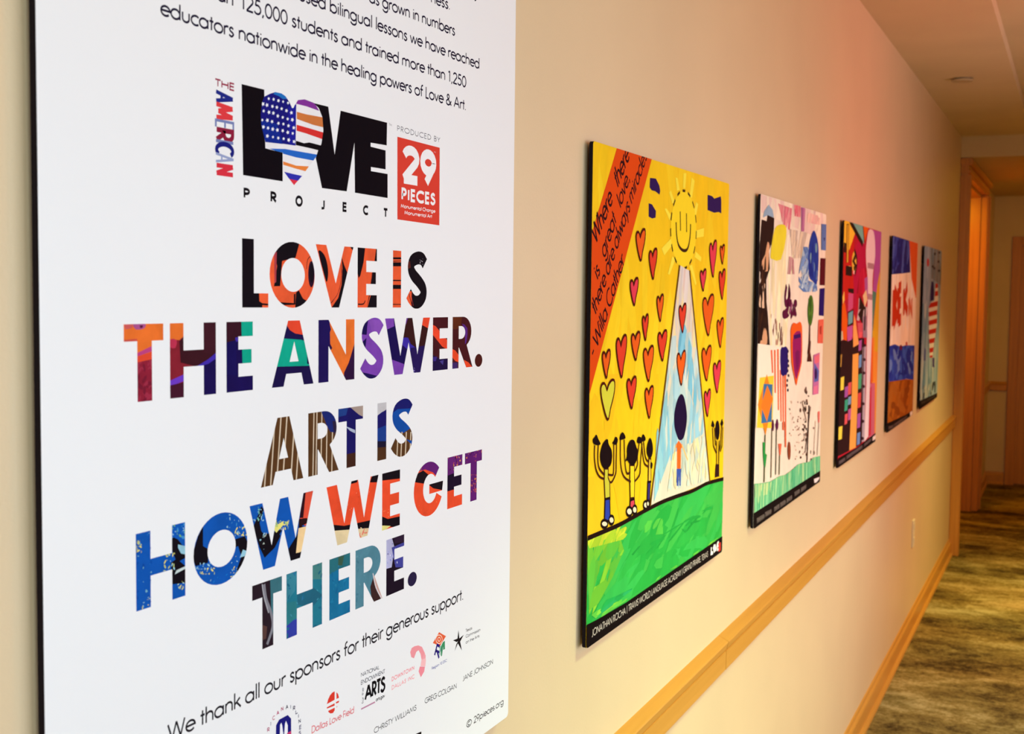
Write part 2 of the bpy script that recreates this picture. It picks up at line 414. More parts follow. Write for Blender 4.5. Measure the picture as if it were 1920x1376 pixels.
# ------------------------------------------------------------------ geometric sans stroke lettering (cap height 1)
X = .64
def A(cx, cy, rx, ry, a0, a1, n=14): return ell(cx, cy, rx, ry, a0, a1, n) if a1-a0 != 360 else ell(cx, cy, rx, ry, 0, 359.9, 20)
G = {
 'a': (.72, [A(.31, .32, .29, .32, 0, 360), [(.6, X), (.6, 0)]]),
 'b': (.72, [A(.35, .32, .29, .32, 0, 360), [(.06, 1.05), (.06, 0)]]),
 'c': (.58, [A(.33, .32, .30, .32, 48, 312)]),
 'd': (.72, [A(.31, .32, .29, .32, 0, 360), [(.6, 1.05), (.6, 0)]]),
 'e': (.66, [[(.03, .34)]+[(.61, .34)]+A(.32, .32, .29, .32, 6, 318)]),
 'f': (.36, [[(.14, 0), (.14, .82)]+A(.3, .82, .16, .2, 180, 80, 6), [(0, .62), (.32, .62)]]),
 'g': (.72, [A(.31, .32, .29, .32, 0, 360), [(.6, X), (.6, -.08)]+A(.32, -.08, .28, .26, 0, -165, 10)]),
 'h': (.62, [[(.06, 1.05), (.06, 0)], [(.06, .36)]+A(.28, .40, .22, .24, 180, 0, 10)+[(.5, 0)]]),
 'i': (.2, [[(.08, X), (.08, 0)], [(.08, .80), (.08, .90)]]),
 'j': (.2, [[(.08, X), (.08, -.3)], [(.08, .80), (.08, .90)]]),
 'k': (.54, [[(.06, 1.05), (.06, 0)], [(.44, X), (.08, .30)], [(.2, .40), (.5, 0)]]),
 'l': (.2, [[(.08, 1.05), (.08, 0)]]),
 'm': (.96, [[(.06, X), (.06, 0)], [(.06, .38)]+A(.25, .42, .19, .22, 180, 0, 8)+[(.44, 0)], [(.44, .38)]+A(.64, .42, .2, .22, 180, 0, 8)+[(.84, 0)]]),
 'n': (.62, [[(.06, X), (.06, 0)], [(.06, .36)]+A(.28, .40, .22, .24, 180, 0, 10)+[(.5, 0)]]),
 'o': (.70, [A(.33, .32, .30, .32, 0, 360)]),
 'p': (.72, [A(.35, .32, .29, .32, 0, 360), [(.06, X), (.06, -.34)]]),
 'q': (.72, [A(.31, .32, .29, .32, 0, 360), [(.6, X), (.6, -.34)]]),
 'r': (.38, [[(.06, X), (.06, 0)], [(.06, .36)]+A(.28, .40, .22, .23, 180, 70, 7)]),
 's': (.44, [smooth_pts([(.34, .55), (.2, .64), (.07, .52), (.12, .39), (.27, .29), (.35, .16), (.2, 0), (.03, .1)], 4)]),
 't': (.32, [[(.14, .92), (.14, 0)], [(0, X-.02), (.28, X-.02)]]),
 'u': (.62, [[(.06, X), (.06, .24)]+A(.28, .24, .22, .24, 180, 360, 10)+[(.5, X)]]),
 'v': (.54, [[(0, X), (.24, 0), (.48, X)]]),
 'w': (.82, [[(0, X), (.2, 0), (.38, X), (.56, 0), (.76, X)]]),
 'x': (.54, [[(0, X), (.46, 0)], [(.46, X), (0, 0)]]),
 'y': (.54, [[(0, X), (.24, .04)], [(.48, X), (.1, -.34)]]),
 'z': (.5, [[(.02, X), (.42, X), (.02, 0), (.44, 0)]]),
 'A': (.80, [[(0, 0), (.36, 1), (.72, 0)], [(.13, .33), (.59, .33)]]),
 'B': (.56, [[(.06, 0), (.06, 1), (.22, 1)]+A(.22, .77, .22, .23, 90, -90, 8)+[(.06, .54)], [(.2, .54)]+A(.24, .27, .25, .27, 90, -90, 8)+[(.06, 0)]]),
 'C': (.82, [A(.48, .5, .45, .5, 48, 312, 18)]),
 'D': (.76, [[(.06, 0), (.06, 1), (.22, 1)]+A(.22, .5, .46, .5, 90, -90, 14)+[(.06, 0)]]),
 'E': (.52, [[(.44, 1), (.06, 1), (.06, 0), (.44, 0)], [(.06, .52), (.42, .52)]]),
 'F': (.48, [[(.42, 1), (.06, 1), (.06, 0)], [(.06, .52), (.40, .52)]]),
 'G': (.94, [A(.48, .5, .45, .5, 45, 358, 20)+[(.50, .48)]]),
 'H': (.74, [[(.06, 1), (.06, 0)], [(.62, 1), (.62, 0)], [(.06, .53), (.62, .53)]]),
 'I': (.2, [[(.08, 1), (.08, 0)]]),
 'J': (.40, [[(.28, 1), (.28, .14)]+A(.12, .14, .16, .15, 0, -120, 6)]),
 'K': (.62, [[(.06, 1), (.06, 0)], [(.5, 1), (.08, .5)], [(.14, .56), (.56, 0)]]),
 'L': (.46, [[(.06, 1), (.06, 0), (.40, 0)]]),
 'M': (.98, [[(0, 0), (.14, 1), (.44, .12), (.74, 1), (.88, 0)]]),
 'N': (.80, [[(.06, 0), (.06, 1), (.68, 0), (.68, 1)]]),
 'O': (1.0, [A(.48, .5, .45, .5, 0, 360)]),
 'P': (.54, [[(.06, 0), (.06, 1), (.22, 1)]+A(.22, .73, .23, .27, 90, -90, 8)+[(.06, .46)]]),
 'Q': (1.0, [A(.48, .5, .45, .5, 0, 360), [(.55, .3), (.9, -.05)]]),
 'R': (.56, [[(.06, 0), (.06, 1), (.22, 1)]+A(.22, .73, .23, .27, 90, -90, 8)+[(.06, .46)], [(.2, .46), (.48, 0)]]),
 'S': (.54, [smooth_pts([(.43, .84), (.28, 1), (.09, .88), (.08, .70), (.22, .56), (.40, .42), (.44, .2), (.26, 0), (.08, .06), (.02, .2)], 4)]),
 'T': (.54, [[(.24, 1), (.24, 0)], [(0, 1), (.48, 1)]]),
 'U': (.70, [[(.06, 1), (.06, .28)]+A(.32, .28, .26, .28, 180, 360, 10)+[(.58, 1)]]),
 'V': (.72, [[(0, 1), (.33, 0), (.66, 1)]]),
 'W': (1.1, [[(0, 1), (.26, 0), (.52, 1), (.78, 0), (1.04, 1)]]),
 'X': (.64, [[(0, 1), (.56, 0)], [(.56, 1), (0, 0)]]),
 'Y': (.62, [[(0, 1), (.27, .48), (.54, 1)], [(.27, .48), (.27, 0)]]),
 'Z': (.6, [[(.04, 1), (.52, 1), (.02, 0), (.54, 0)]]),
 '0': (.62, [A(.28, .5, .25, .5, 0, 360)]),
 '1': (.42, [[(.06, .86), (.22, 1), (.22, 0)]]),
 '2': (.60, [A(.27, .74, .23, .26, 165, -35, 10)+[(.03, 0), (.52, 0)]]),
 '5': (.60, [[(.46, 1), (.16, 1), (.10, .58)]+A(.24, .32, .26, .32, 115, -150, 12)]),
 '7': (.55, [[(.02, 1), (.48, 1), (.12, 0)]]),
 '9': (.62, [A(.28, .70, .25, .30, 0, 360), [(.52, .62), (.20, 0)]]),
 '.': (.24, [[(.08, 0), (.08, .09)]]),
 ',': (.24, [[(.12, .08), (.04, -.16)]]),
 '&': (.80, [smooth_pts([(.7, .42), (.5, .08), (.27, 0), (.06, .14), (.1, .38), (.34, .56), (.42, .8), (.3, .98), (.16, .86), (.22, .66), (.72, 0)], 4)]),
 '|': (.24, [[(.1, 1.1), (.1, -.15)]]),
 '-': (.40, [[(.03, .36), (.34, .36)]]),
 '\u00a9': (1.15, [A(.5, .5, .5, .52, 0, 360), A(.5, .5, .24, .27, 50, 310, 10)]),
 ' ': (.30, []),
}
def unsharp(g):                            # break a stroke where it turns back sharply
    out = []; cur = [g[0]]
    for i in range(1, len(g)):
        cur.append(g[i])
        if i < len(g)-1:
            a = math.atan2(g[i][1]-g[i-1][1], g[i][0]-g[i-1][0]); b = math.atan2(g[i+1][1]-g[i][1], g[i+1][0]-g[i][0])
            if abs((b-a+PI) % (2*PI)-PI) > 1.75: out.append(cur); cur = [g[i]]
    out.append(cur)
    return out
def text(sh, st, p0, p1, h, col, wt=.09, slant=0, track=0, raw=False, pad=True):
    """st along the baseline p0->p1 (read off the print), cap height h in metres"""
    if not raw: p0, p1 = sh.P(*p0), sh.P(*p1)
    dx, dy = p1[0]-p0[0], p1[1]-p0[1]; L = math.hypot(dx, dy); dx /= L; dy /= L
    adv = [G[c][0]+track for c in st]; tot = sum(adv)-track-.12
    sx = L/tot; fs = []; x = 0; LY = [[] for _ in range(8)]
    for c, a in zip(st, adv):
        si = 0
        for s in [q for g in G[c][1] for q in unsharp(g)]:
            si += 1
            q = []
            for gx, gy in s:
                yy = (wt/2+gy*(1-wt))*h; xx = (x+gx)*sx+slant*yy
                q.append((p0[0]+dx*xx-dy*yy, p0[1]+dy*xx+dx*yy))
            cl = len(q) > 12 and math.hypot(q[0][0]-q[-1][0], q[0][1]-q[-1][1]) < .02*h
            LY[si % 8] += strip(q, wt*h, cl)
        x += a
    for fs in LY:
        if fs: sh.faces(fs, col)

def make_board(name, label, u0, u1, v0, v1, rad, group=None):
    """black foam board on four pads, front face at YF; returns its root"""
    root = empty(name, ((u0+u1)/2, 0, v0))
    tag(root, label, 'poster' if 'poster' in name else 'painting', group)
    w_, h_ = (u1-u0)/2, v1-v0
    ring = []
    for cx, cz, a in ((w_-rad, rad, -90), (w_-rad, h_-rad, 0), (-w_+rad, h_-rad, 90), (-w_+rad, rad, 180)):
        ring += ell(cx, cz, rad, rad, a, a+90, 6)
    n = len(ring)
    V = [(x, YF, z) for x, z in ring]+[(x, -.008, z) for x, z in ring]
    F = [tuple(range(n)), tuple(range(2*n-1, n-1, -1))]+[(i, i+n, (i+1) % n+n, (i+1) % n) for i in range(n)]
    mesh('board', V, F, M_BLACK, root)
    for sx in (-1, 1):
        for z in (.06, h_-.06):
            bm = bmesh.new(); box(bm, sx*(w_-.06)-.02, sx*(w_-.06)+.02, -.008, 0, z-.02, z+.02)
            bm_obj('mounting_pad', bm, M_BLACK, root)
    return root, [(x+(u0+u1)/2, z+v0) for x, z in ring]

exec_order = []
# ================================================================== THE LARGE POSTER
U0, U1, V0, V1 = .662, 1.470, EYE.z-.5660, EYE.z+.80
poster, pring = make_board('exhibition_poster', 'tall white exhibition poster board with colourful slogan lettering, nearest on the wall', U0, U1, V0, V1, .006)
PS = Sheet(poster, ((U0+U1)/2, 0, V0), at)
PS.faces(tri([pring]), (238, 238, 241)); PS.part('white_sheet', M_WHITE); PS.flat = 2; PS.n = 2
INKD = (28, 22, 48)

# ---- small running text
def V_(x, y): return at(x, y)
HB = (V_(334, 4)[1]-V_(334, 38)[1])/1.05     # cap height of the running text
PS.zoom(0, 0, 1)
for st, a, b in (('ness.', (808, 5.5), (843, 19.5)), ('as grown in numbers', (692, 5), (852, 68)),
                 ('used bilingual lessons we have reached', (560, 1), (898, 130)),
                 ('an', (407, 1), (436, 12.5)), ('125,000 students and trained more than 1,250', (451, 17.5), (873, 165)),
                 ('educators nationwide in the healing powers of Love & Art.', (301, 29), (873, 208))):
    text(PS, st, a, b, HB, INKD, .135); PS.part('running_text', stuff=True)
PS.line([(893, -1), (890, 1)], .002, INKD); PS.part('running_text', stuff=True)
HB2 = (V_(438, 1299)[1]-V_(438, 1333)[1])/1.05
text(PS, 'We thank all our sponsors for their generous support.', (315, 1392), (868, 1125.5), HB2, (30, 26, 34), .125)
PS.part('sponsor_heading', stuff=True)

# ---- project logo
PS.zoom(380, 120, 4)
BLK = (8, 5, 14)
PS.poly([(292, 150), (462, 192), (470, 630), (600, 665), (600, 880), (303, 833)], BLK); PS.part('logo_letter', label='black block letter L')
PS.poly([(800, 285), (942, 320), (990, 680), (1035, 350), (1383, 440), (1380, 610), (1260, 590), (1260, 620), (1372, 648), (1372, 790),
         (1262, 772), (1262, 803), (1387, 825), (1387, 1005), (1142, 965), (1138, 590), (1080, 955), (895, 930), (845, 690), (840, 500)], BLK)
PS.part('logo_letters', label='black block logo letters V and E')
PS.flat = 60; PS.n = 5
heart = [(670, 330), (650, 285), (620, 240), (590, 220), (545, 210), (500, 225), (462, 245), (445, 290), (435, 380), (440, 460), (460, 540),
         (470, 590), (472, 632), (500, 640), (602, 665), (605, 800), (640, 850), (685, 908), (745, 840), (795, 770), (850, 700), (865, 650),
         (890, 600), (905, 500), (898, 400), (870, 330), (830, 290), (765, 265), (715, 270), (690, 310), (680, 330)]
HR = tri([PS.pts(heart)])
PS.poly(heart, (236, 232, 236))
NAVY = (22, 22, 120)
PS.poly([(680, 330), (702, 295), (697, 612), (475, 580), (430, 480), (425, 300), (445, 250), (500, 225), (545, 205), (590, 215), (625, 240), (655, 290)], NAVY, clipto=HR)
PS.poly([(545, 205), (600, 218), (640, 262), (600, 262), (570, 240), (530, 225)], (30, 110, 190), clipto=HR)
PS.poly([(640, 320), (700, 300), (697, 612), (650, 600)], (28, 28, 150), clipto=HR)
PS.poly([(430, 420), (560, 450), (600, 600), (470, 585)], (14, 40, 140), clipto=HR)
PS.poly([(700, 298), (715, 262), (765, 258), (835, 285), (875, 352), (780, 318)], (130, 50, 150), clipto=HR)
PS.poly([(706, 358), (780, 378), (900, 400), (905, 475), (830, 457), (706, 412)], (206, 118, 62), clipto=HR)
PS.poly([(704, 455), (800, 482), (910, 515), (900, 565), (780, 522), (704, 500)], (214, 50, 48), clipto=HR)
PS.poly([(700, 575), (760, 594), (800, 588), (892, 612), (880, 650), (800, 630), (698, 608)], BLK, clipto=HR)
PS.poly([(500, 634), (620, 637), (720, 655), (862, 680), (830, 724), (700, 700), (600, 672)], (36, 100, 196), clipto=HR)
PS.poly([(603, 730), (700, 762), (800, 768), (780, 806), (700, 785), (603, 755)], (232, 130, 60), clipto=HR)
PS.poly([(603, 806), (680, 825), (750, 840), (715, 878), (640, 862)], (48, 48, 170), clipto=HR)
PS.poly([(640, 860), (720, 876), (685, 910)], (220, 54, 70), clipto=HR)
stars = [(495, 260), (532, 265), (568, 275), (603, 282), (640, 292), (452, 300), (482, 308), (523, 318), (556, 325), (592, 335), (628, 350), (665, 365),
         (457, 352), (497, 362), (530, 368), (563, 390), (600, 400), (637, 412), (672, 418), (447, 420), (485, 422), (520, 432), (568, 445), (605, 450),
         (643, 463), (683, 478), (455, 472), (490, 480), (525, 488), (560, 495), (600, 500), (638, 513), (675, 520), (485, 540), (527, 548), (567, 555),
         (607, 560), (645, 570), (685, 582)]
R2 = random.Random(3); fs = []
for x, y in stars:
    r = R2.uniform(12, 18); a0 = R2.uniform(0, 72)
    ring = [(x+(r if k % 2 == 0 else r*.5)*.8*math.cos(math.radians(a0+36*k)), y+(r if k % 2 == 0 else r*.5)*math.sin(math.radians(a0+36*k))) for k in range(10)]
    fs += clip_all(tri([PS.pts(ring)]), HR)
PS.faces(fs, (240, 240, 246))
PS.flat = 2; PS.part('logo_heart', M_WASH, label='painted heart with white stars on blue and coloured stripes')
# THE / AMERICAN
hT = .0125
text(PS, 'THE', (94, 168), (232, 205), abs(PS.P(92, 100)[1]-PS.P(92, 163)[1]), (150, 40, 70), .2)
am = [('A', 197, 275, (30, 40, 130), .13), ('M', 290, 400, (222, 60, 66), .15), ('E', 403, 470, (120, 130, 180), .09), ('R', 470, 562, (140, 30, 60), .17),
      ('I', 560, 580, (120, 130, 180), .10), ('C', 580, 668, (26, 30, 120), .16), ('A', 662, 732, (150, 160, 200), .08), ('N', 744, 822, (215, 50, 66), .15)]
wl = PS.P(92, 500)[0]; wr = PS.P(236, 500)[0]
for ch, y0, y1, c, wt in am:
    sl = .22 if ch in 'MEIRN' else .05
    z0, z1 = PS.P(92, y0+6)[1], PS.P(92, y1-8)[1]
    text(PS, ch, (wl, z0), (wl, z1), wr-wl, c, wt, slant=-.0, raw=True)
    # slanted look of the original comes from a lean of the strokes
PS.part('logo_side_lettering', label='small multicoloured rotated lettering', stuff=True)
for ch, x0, x1, y0, y1 in (('P', 300, 352, 928, 1012), ('R', 502, 552, 955, 1042), ('O', 692, 748, 985, 1070), ('J', 880, 916, 1012, 1092),
                           ('E', 1042, 1082, 1035, 1110), ('C', 1198, 1242, 1058, 1134), ('T', 1350, 1388, 1080, 1155)):
    a = PS.P(x0+8, y1-2); b = PS.P(x1-6, y1-2); tp = PS.P((x0+x1)/2, y0)
    text(PS, ch, a, (b[0], a[1]), tp[1]-a[1], (14, 10, 18), .25, raw=True); PS.part('logo_lower_letter')
text(PS, 'PRODUCED BY', (1458, 502), (1778, 590), PS.P(1458, 460)[1]-PS.P(1458, 503)[1], (100, 98, 110), .13, track=.12)
text(PS, 'TM', (1396, 460), (1417, 468), PS.P(1400, 444)[1]-PS.P(1400, 462)[1], (120, 118, 128), .12)
PS.part('logo_caption', stuff=True)
PS.flat = 5; PS.poly([(1460, 545), (1778, 628), (1775, 1210), (1460, 1165)], (216, 64, 50)); PS.part('red_panel', label='orange red rectangular logo panel')
WHT = (242, 238, 240)
text(PS, '2', (1502, 895), (1602, 912), PS.P(1550, 612)[1]-PS.P(1550, 905)[1], WHT, .25)
text(PS, '9', (1642, 918), (1728, 934), PS.P(1680, 640)[1]-PS.P(1680, 928)[1], WHT, .25)
text(PS, 'PIECES', (1492, 1024), (1738, 1062), PS.P(1490, 928)[1]-PS.P(1490, 1028)[1], WHT, .23, track=.12)
text(PS, 'Monumental Change', (1487, 1078), (1742, 1117), PS.P(1487, 1049)[1]-PS.P(1487, 1079)[1], WHT, .17)
text(PS, 'Monumental Art', (1514, 1128), (1718, 1157), PS.P(1515, 1099)[1]-PS.P(1515, 1129)[1], WHT, .17)
text(PS, 'TM', (1735, 665), (1748, 668), .0014, WHT, .12)
PS.part('panel_lettering')

# ---- the slogan: heavy letters filled with scraps of paintings
def OUT(ch):
    e = {'L': [(0, 0), (1, 0), (1, .21), (.44, .21), (.44, 1), (0, 1)],
         'V': [(0, 1), (.27, 1), (.52, .39), (.75, 1), (1, 1), (.61, 0), (.41, 0)],
         'E': [(0, 0), (1, 0), (1, .21), (.445, .21), (.445, .4), (.95, .4), (.95, .6), (.445, .6), (.445, .79), (1, .79), (1, 1), (0, 1)],
         'I': [(0, 0), (1, 0), (1, 1), (0, 1)],
         'T': [(.33, 0), (.7, 0), (.7, .78), (1, .78), (1, 1), (0, 1), (0, .78), (.33, .78)],
         'H': [(0, 0), (.285, 0), (.285, .41), (.725, .41), (.725, 0), (1, 0), (1, 1), (.725, 1), (.725, .63), (.285, .63), (.285, 1), (0, 1)],
         'N': [(0, 0), (.27, 0), (.27, .58), (.76, 0), (1, 0), (1, 1), (.755, 1), (.755, .42), (.27, 1), (0, 1)],
         'W': [(0, 1), (.19, 1), (.33, .33), (.46, 1), (.59, 1), (.71, .33), (.84, 1), (1, 1), (.78, 0), (.63, 0), (.51, .56), (.38, 0), (.2, 0)]}
    if ch in e: return [e[ch]]
    if ch == 'A': return [[(0, 0), (.27, 0), (.335, .19), (.70, .19), (.76, 0), (1, 0), (.66, 1), (.38, 1)], [(.415, .37), (.525, .68), (.63, .37)]]
    if ch == 'O': return [ell(.5, .5, .5, .505, n=36), ell(.51, .5, .262, .26, n=30)[::-1]]
    if ch == '.': return [ell(.5, .5, .5, .5, n=24)]
    if ch == 'R':
        o = [(0, 0), (.3, 0), (.3, .40), (.32, .40), (.68, 0), (1, 0), (.70, .44)]+ell(.52, .71, .41, .29, -62, 90, 12)+[(0, 1)]
        return [o, [(.3, .57), (.3, .82), (.42, .82)]+ell(.42, .695, .2, .125, 80, -80, 8)+[(.42, .57)]]
    if ch == 'G':
        o = ell(.5, .5, .5, .51, 42, 352, 30)+[(1, .56), (.52, .56), (.52, .40), (.72, .40)]
        return [o+ell(.53, .5, .25, .27, 318, 52, 20)[0:]]
def letters(st, boxes, bl, tl):
    """letter outlines in board coordinates; bl/tl: baseline and cap line as two points each"""
    res = []
    def yy(l, x): return l[0][1]+(l[1][1]-l[0][1])*(x-l[0][0])/(l[1][0]-l[0][0])
    for ch, (x0, x1) in zip(st, boxes):
        ym = yy(bl, (x0+x1)/2)
        # letters lean a hair with the lens; take u at mid height
        ua, ub = at(x0, (yy(bl, x0)+yy(tl, x0))/2)[0], at(x1, (yy(bl, x1)+yy(tl, x1))/2)[0]
        xm = (x0+x1)/2
        vb0, vb1 = at(x0, yy(bl, x0))[1], at(x1, yy(bl, x1))[1]; vt0, vt1 = at(x0, yy(tl, x0))[1], at(x1, yy(tl, x1))[1]
        def mp(p):
            b = vb0+(vb1-vb0)*p[0]; t = vt0+(vt1-vt0)*p[0]
            return (ua+(ub-ua)*p[0], b+(t-b)*p[1])
        if ch == 'S':
            sk = smooth_pts([(.86, .80), (.72, .885), (.50, .895), (.26, .83), (.20, .70), (.32, .585), (.58, .47), (.78, .35), (.79, .22), (.62, .115), (.40, .10), (.22, .16), (.09, .25)], 4)
            T = strip([mp(p) for p in sk], .235*(vt0-vb0))
        elif ch == '.':
            hh = (vt0-vb0)*.26
            T = tri([[(ua+(ub-ua)*p[0], vb0-.06*hh+hh*p[1]) for p in OUT('.')[0]]])
        else:
            o = OUT(ch)
            if ch == 'G':
                o = [ell(.5, .5, .5, .51, 48, 345, 30)]
                big = [mp(p) for p in ell(.5, .5, .5, .51, 44, 335, 30)]; sm_ = [mp(p) for p in ell(.55, .5, .24, .275, 44, 335, 30)]
                T = [(big[i], big[i+1], sm_[i+1], sm_[i]) for i in range(30)]
                T += tri([[mp(p) for p in [(.52, .40), (.97, .40), (1.0, .58), (.52, .58)]]])
            else:
                T = tri([[mp(p) for p in r] for r in o])
        res.append((ch, T))
    return res
def slogan_letter(T, base, over):
    PS.faces(T, base)
    for e in over:
        k = e[0]
        if k == 'z': PS.zoom(*e[1:])
        elif k == 'l': PS.line(e[1], e[2], e[3], sm=4, clipto=T)
        elif k == 'd':
            reg = tri([PS.pts(e[1])]); R = random.Random(len(e[1])*7+e[3]); bb = bbox([p for t in reg for p in t])
            for i in range(e[3]):
                x, y = R.uniform(bb[0], bb[1]), R.uniform(bb[2], bb[3]); s1 = e[4]*R.uniform(.4, 1.3); a = R.uniform(0, 3.1)
                q = [(x+s1*math.cos(t)*math.cos(a)-s1*.4*math.sin(t)*math.sin(a), y+s1*math.cos(t)*math.sin(a)+s1*.4*math.sin(t)*math.cos(a)) for t in [j*PI/3 for j in range(6)]]
                c = clip_all(clip_all([q], reg), T)
                PS.faces(c, R.choice(e[2]))
        else: PS.poly(e[0], e[1], clipto=T, sm=(e[2] if len(e) > 2 else 0))
    PS.part('slogan_letter', M_PAINTED)
OR = (236, 92, 52); BK = (16, 10, 20); DM = (58, 20, 30); NV = (24, 12, 78); TEAL = (10, 164, 138); MAR = (142, 32, 54); ORG = (232, 112, 44); PUR = (122, 66, 172)
Z4 = ('z', 220, 430, 4.047); Z5 = ('z', 560, 430, 4.047)
L1 = letters('LOVEIS', [(454, 503), (505.4, 590), (592, 662.5), (670.5, 706.5), (736.7, 752), (762.6, 801.7)], [(455, 576.5), (800, 576.5)], [(454, 446.5), (744, 469.8)])
ov = [
 (BK, [Z4, ([(1075, 470), (1160, 470), (1160, 600), (1100, 600), (1100, 560), (1078, 545)], OR), ([(1095, 560), (1160, 566), (1160, 578), (1095, 574)], BK)]),
 (OR, [Z4, ([(1200, 60), (1390, 60), (1375, 130), (1352, 215), (1250, 240), (1235, 430), (1188, 432), (1196, 380), (1212, 280), (1190, 160)], BK), ([(1190, 180), (1210, 170), (1205, 400), (1192, 410)], (170, 60, 70)),
       ([(1372, 470), (1400, 520), (1450, 550), (1420, 620), (1362, 620)], BK), ([(1230, 552), (1345, 560), (1345, 572), (1260, 575)], BK), ([(1340, 490), (1352, 490), (1350, 570), (1338, 570)], BK),
       Z5, (ell(96, 340, 24, 100), (40, 14, 40)), (ell(98, 330, 14, 75), BK), ([(0, 462), (30, 520), (65, 560), (20, 640), (-30, 640), (-20, 480)], BK), ('l', [(95, 200), (68, 230), (60, 300)], .0008, BK)]),
 (OR, [Z5, ([(150, 168), (185, 180), (212, 240), (224, 330), (212, 400), (190, 330)], BK, 3), ([(325, 205), (345, 270), (370, 330), (345, 440), (310, 600), (245, 600), (300, 520), (325, 420), (332, 300)], BK),
       ('l', [(320, 260), (325, 360), (300, 480), (245, 560)], .0009, BK), ('l', [(330, 300), (312, 450), (260, 545)], .0007, (170, 60, 50)), ([(385, 125), (425, 125), (410, 160)], BK)]),
 (OR, [Z5, ([(440, 130), (505, 135), (492, 250), (468, 350), (455, 370), (440, 300)], BK), ([(555, 330), (572, 318), (600, 318), (600, 425), (548, 420)], BK), ('l', [(560, 330), (545, 420)], .0008, (120, 40, 40)),
       ([(535, 490), (600, 490), (600, 600), (515, 600)], BK), ('l', [(545, 495), (520, 590)], .0012, OR), ('l', [(450, 568), (490, 566), (505, 540)], .0013, BK), ([(588, 145), (600, 145), (600, 245), (575, 245)], BK)]),
 (OR, [Z5]+[([(700, a), (790, a), (790, b), (700, b)], BK) for a, b in ((212, 227), (250, 280), (383, 392), (421, 452), (566, 572))]+[([(700, 240), (790, 236), (790, 241), (700, 246)], BK)]),
 (BK, [Z5, ([(810, 470), (858, 470), (856, 600), (810, 600)], OR), ('l', [(835, 480), (860, 580)], .0012, (60, 10, 30)), ('l', [(850, 480), (870, 580)], .0008, (150, 50, 60)), ([(825, 250), (845, 240), (850, 290), (830, 300)], (90, 35, 30)),
       ('d', [(915, 225), (965, 205), (965, 280), (915, 260)], [(225, 215, 225)], 12, .0011)]),
]
for (ch, T), (b, o_) in zip(L1, ov): slogan_letter(T, b, o_)
L2 = letters('THEANSWER.', [(232.4, 306.5), (318.8, 404.8), (424.6, 474), (509.6, 587.7), (597, 664.5), (676, 720.6), (721.8, 805.9), (811.5, 839.7), (848.4, 886.2), (890.6, 904.7)],
             [(257, 753.8), (860, 690.2)], [(233, 608), (870, 593.8)])
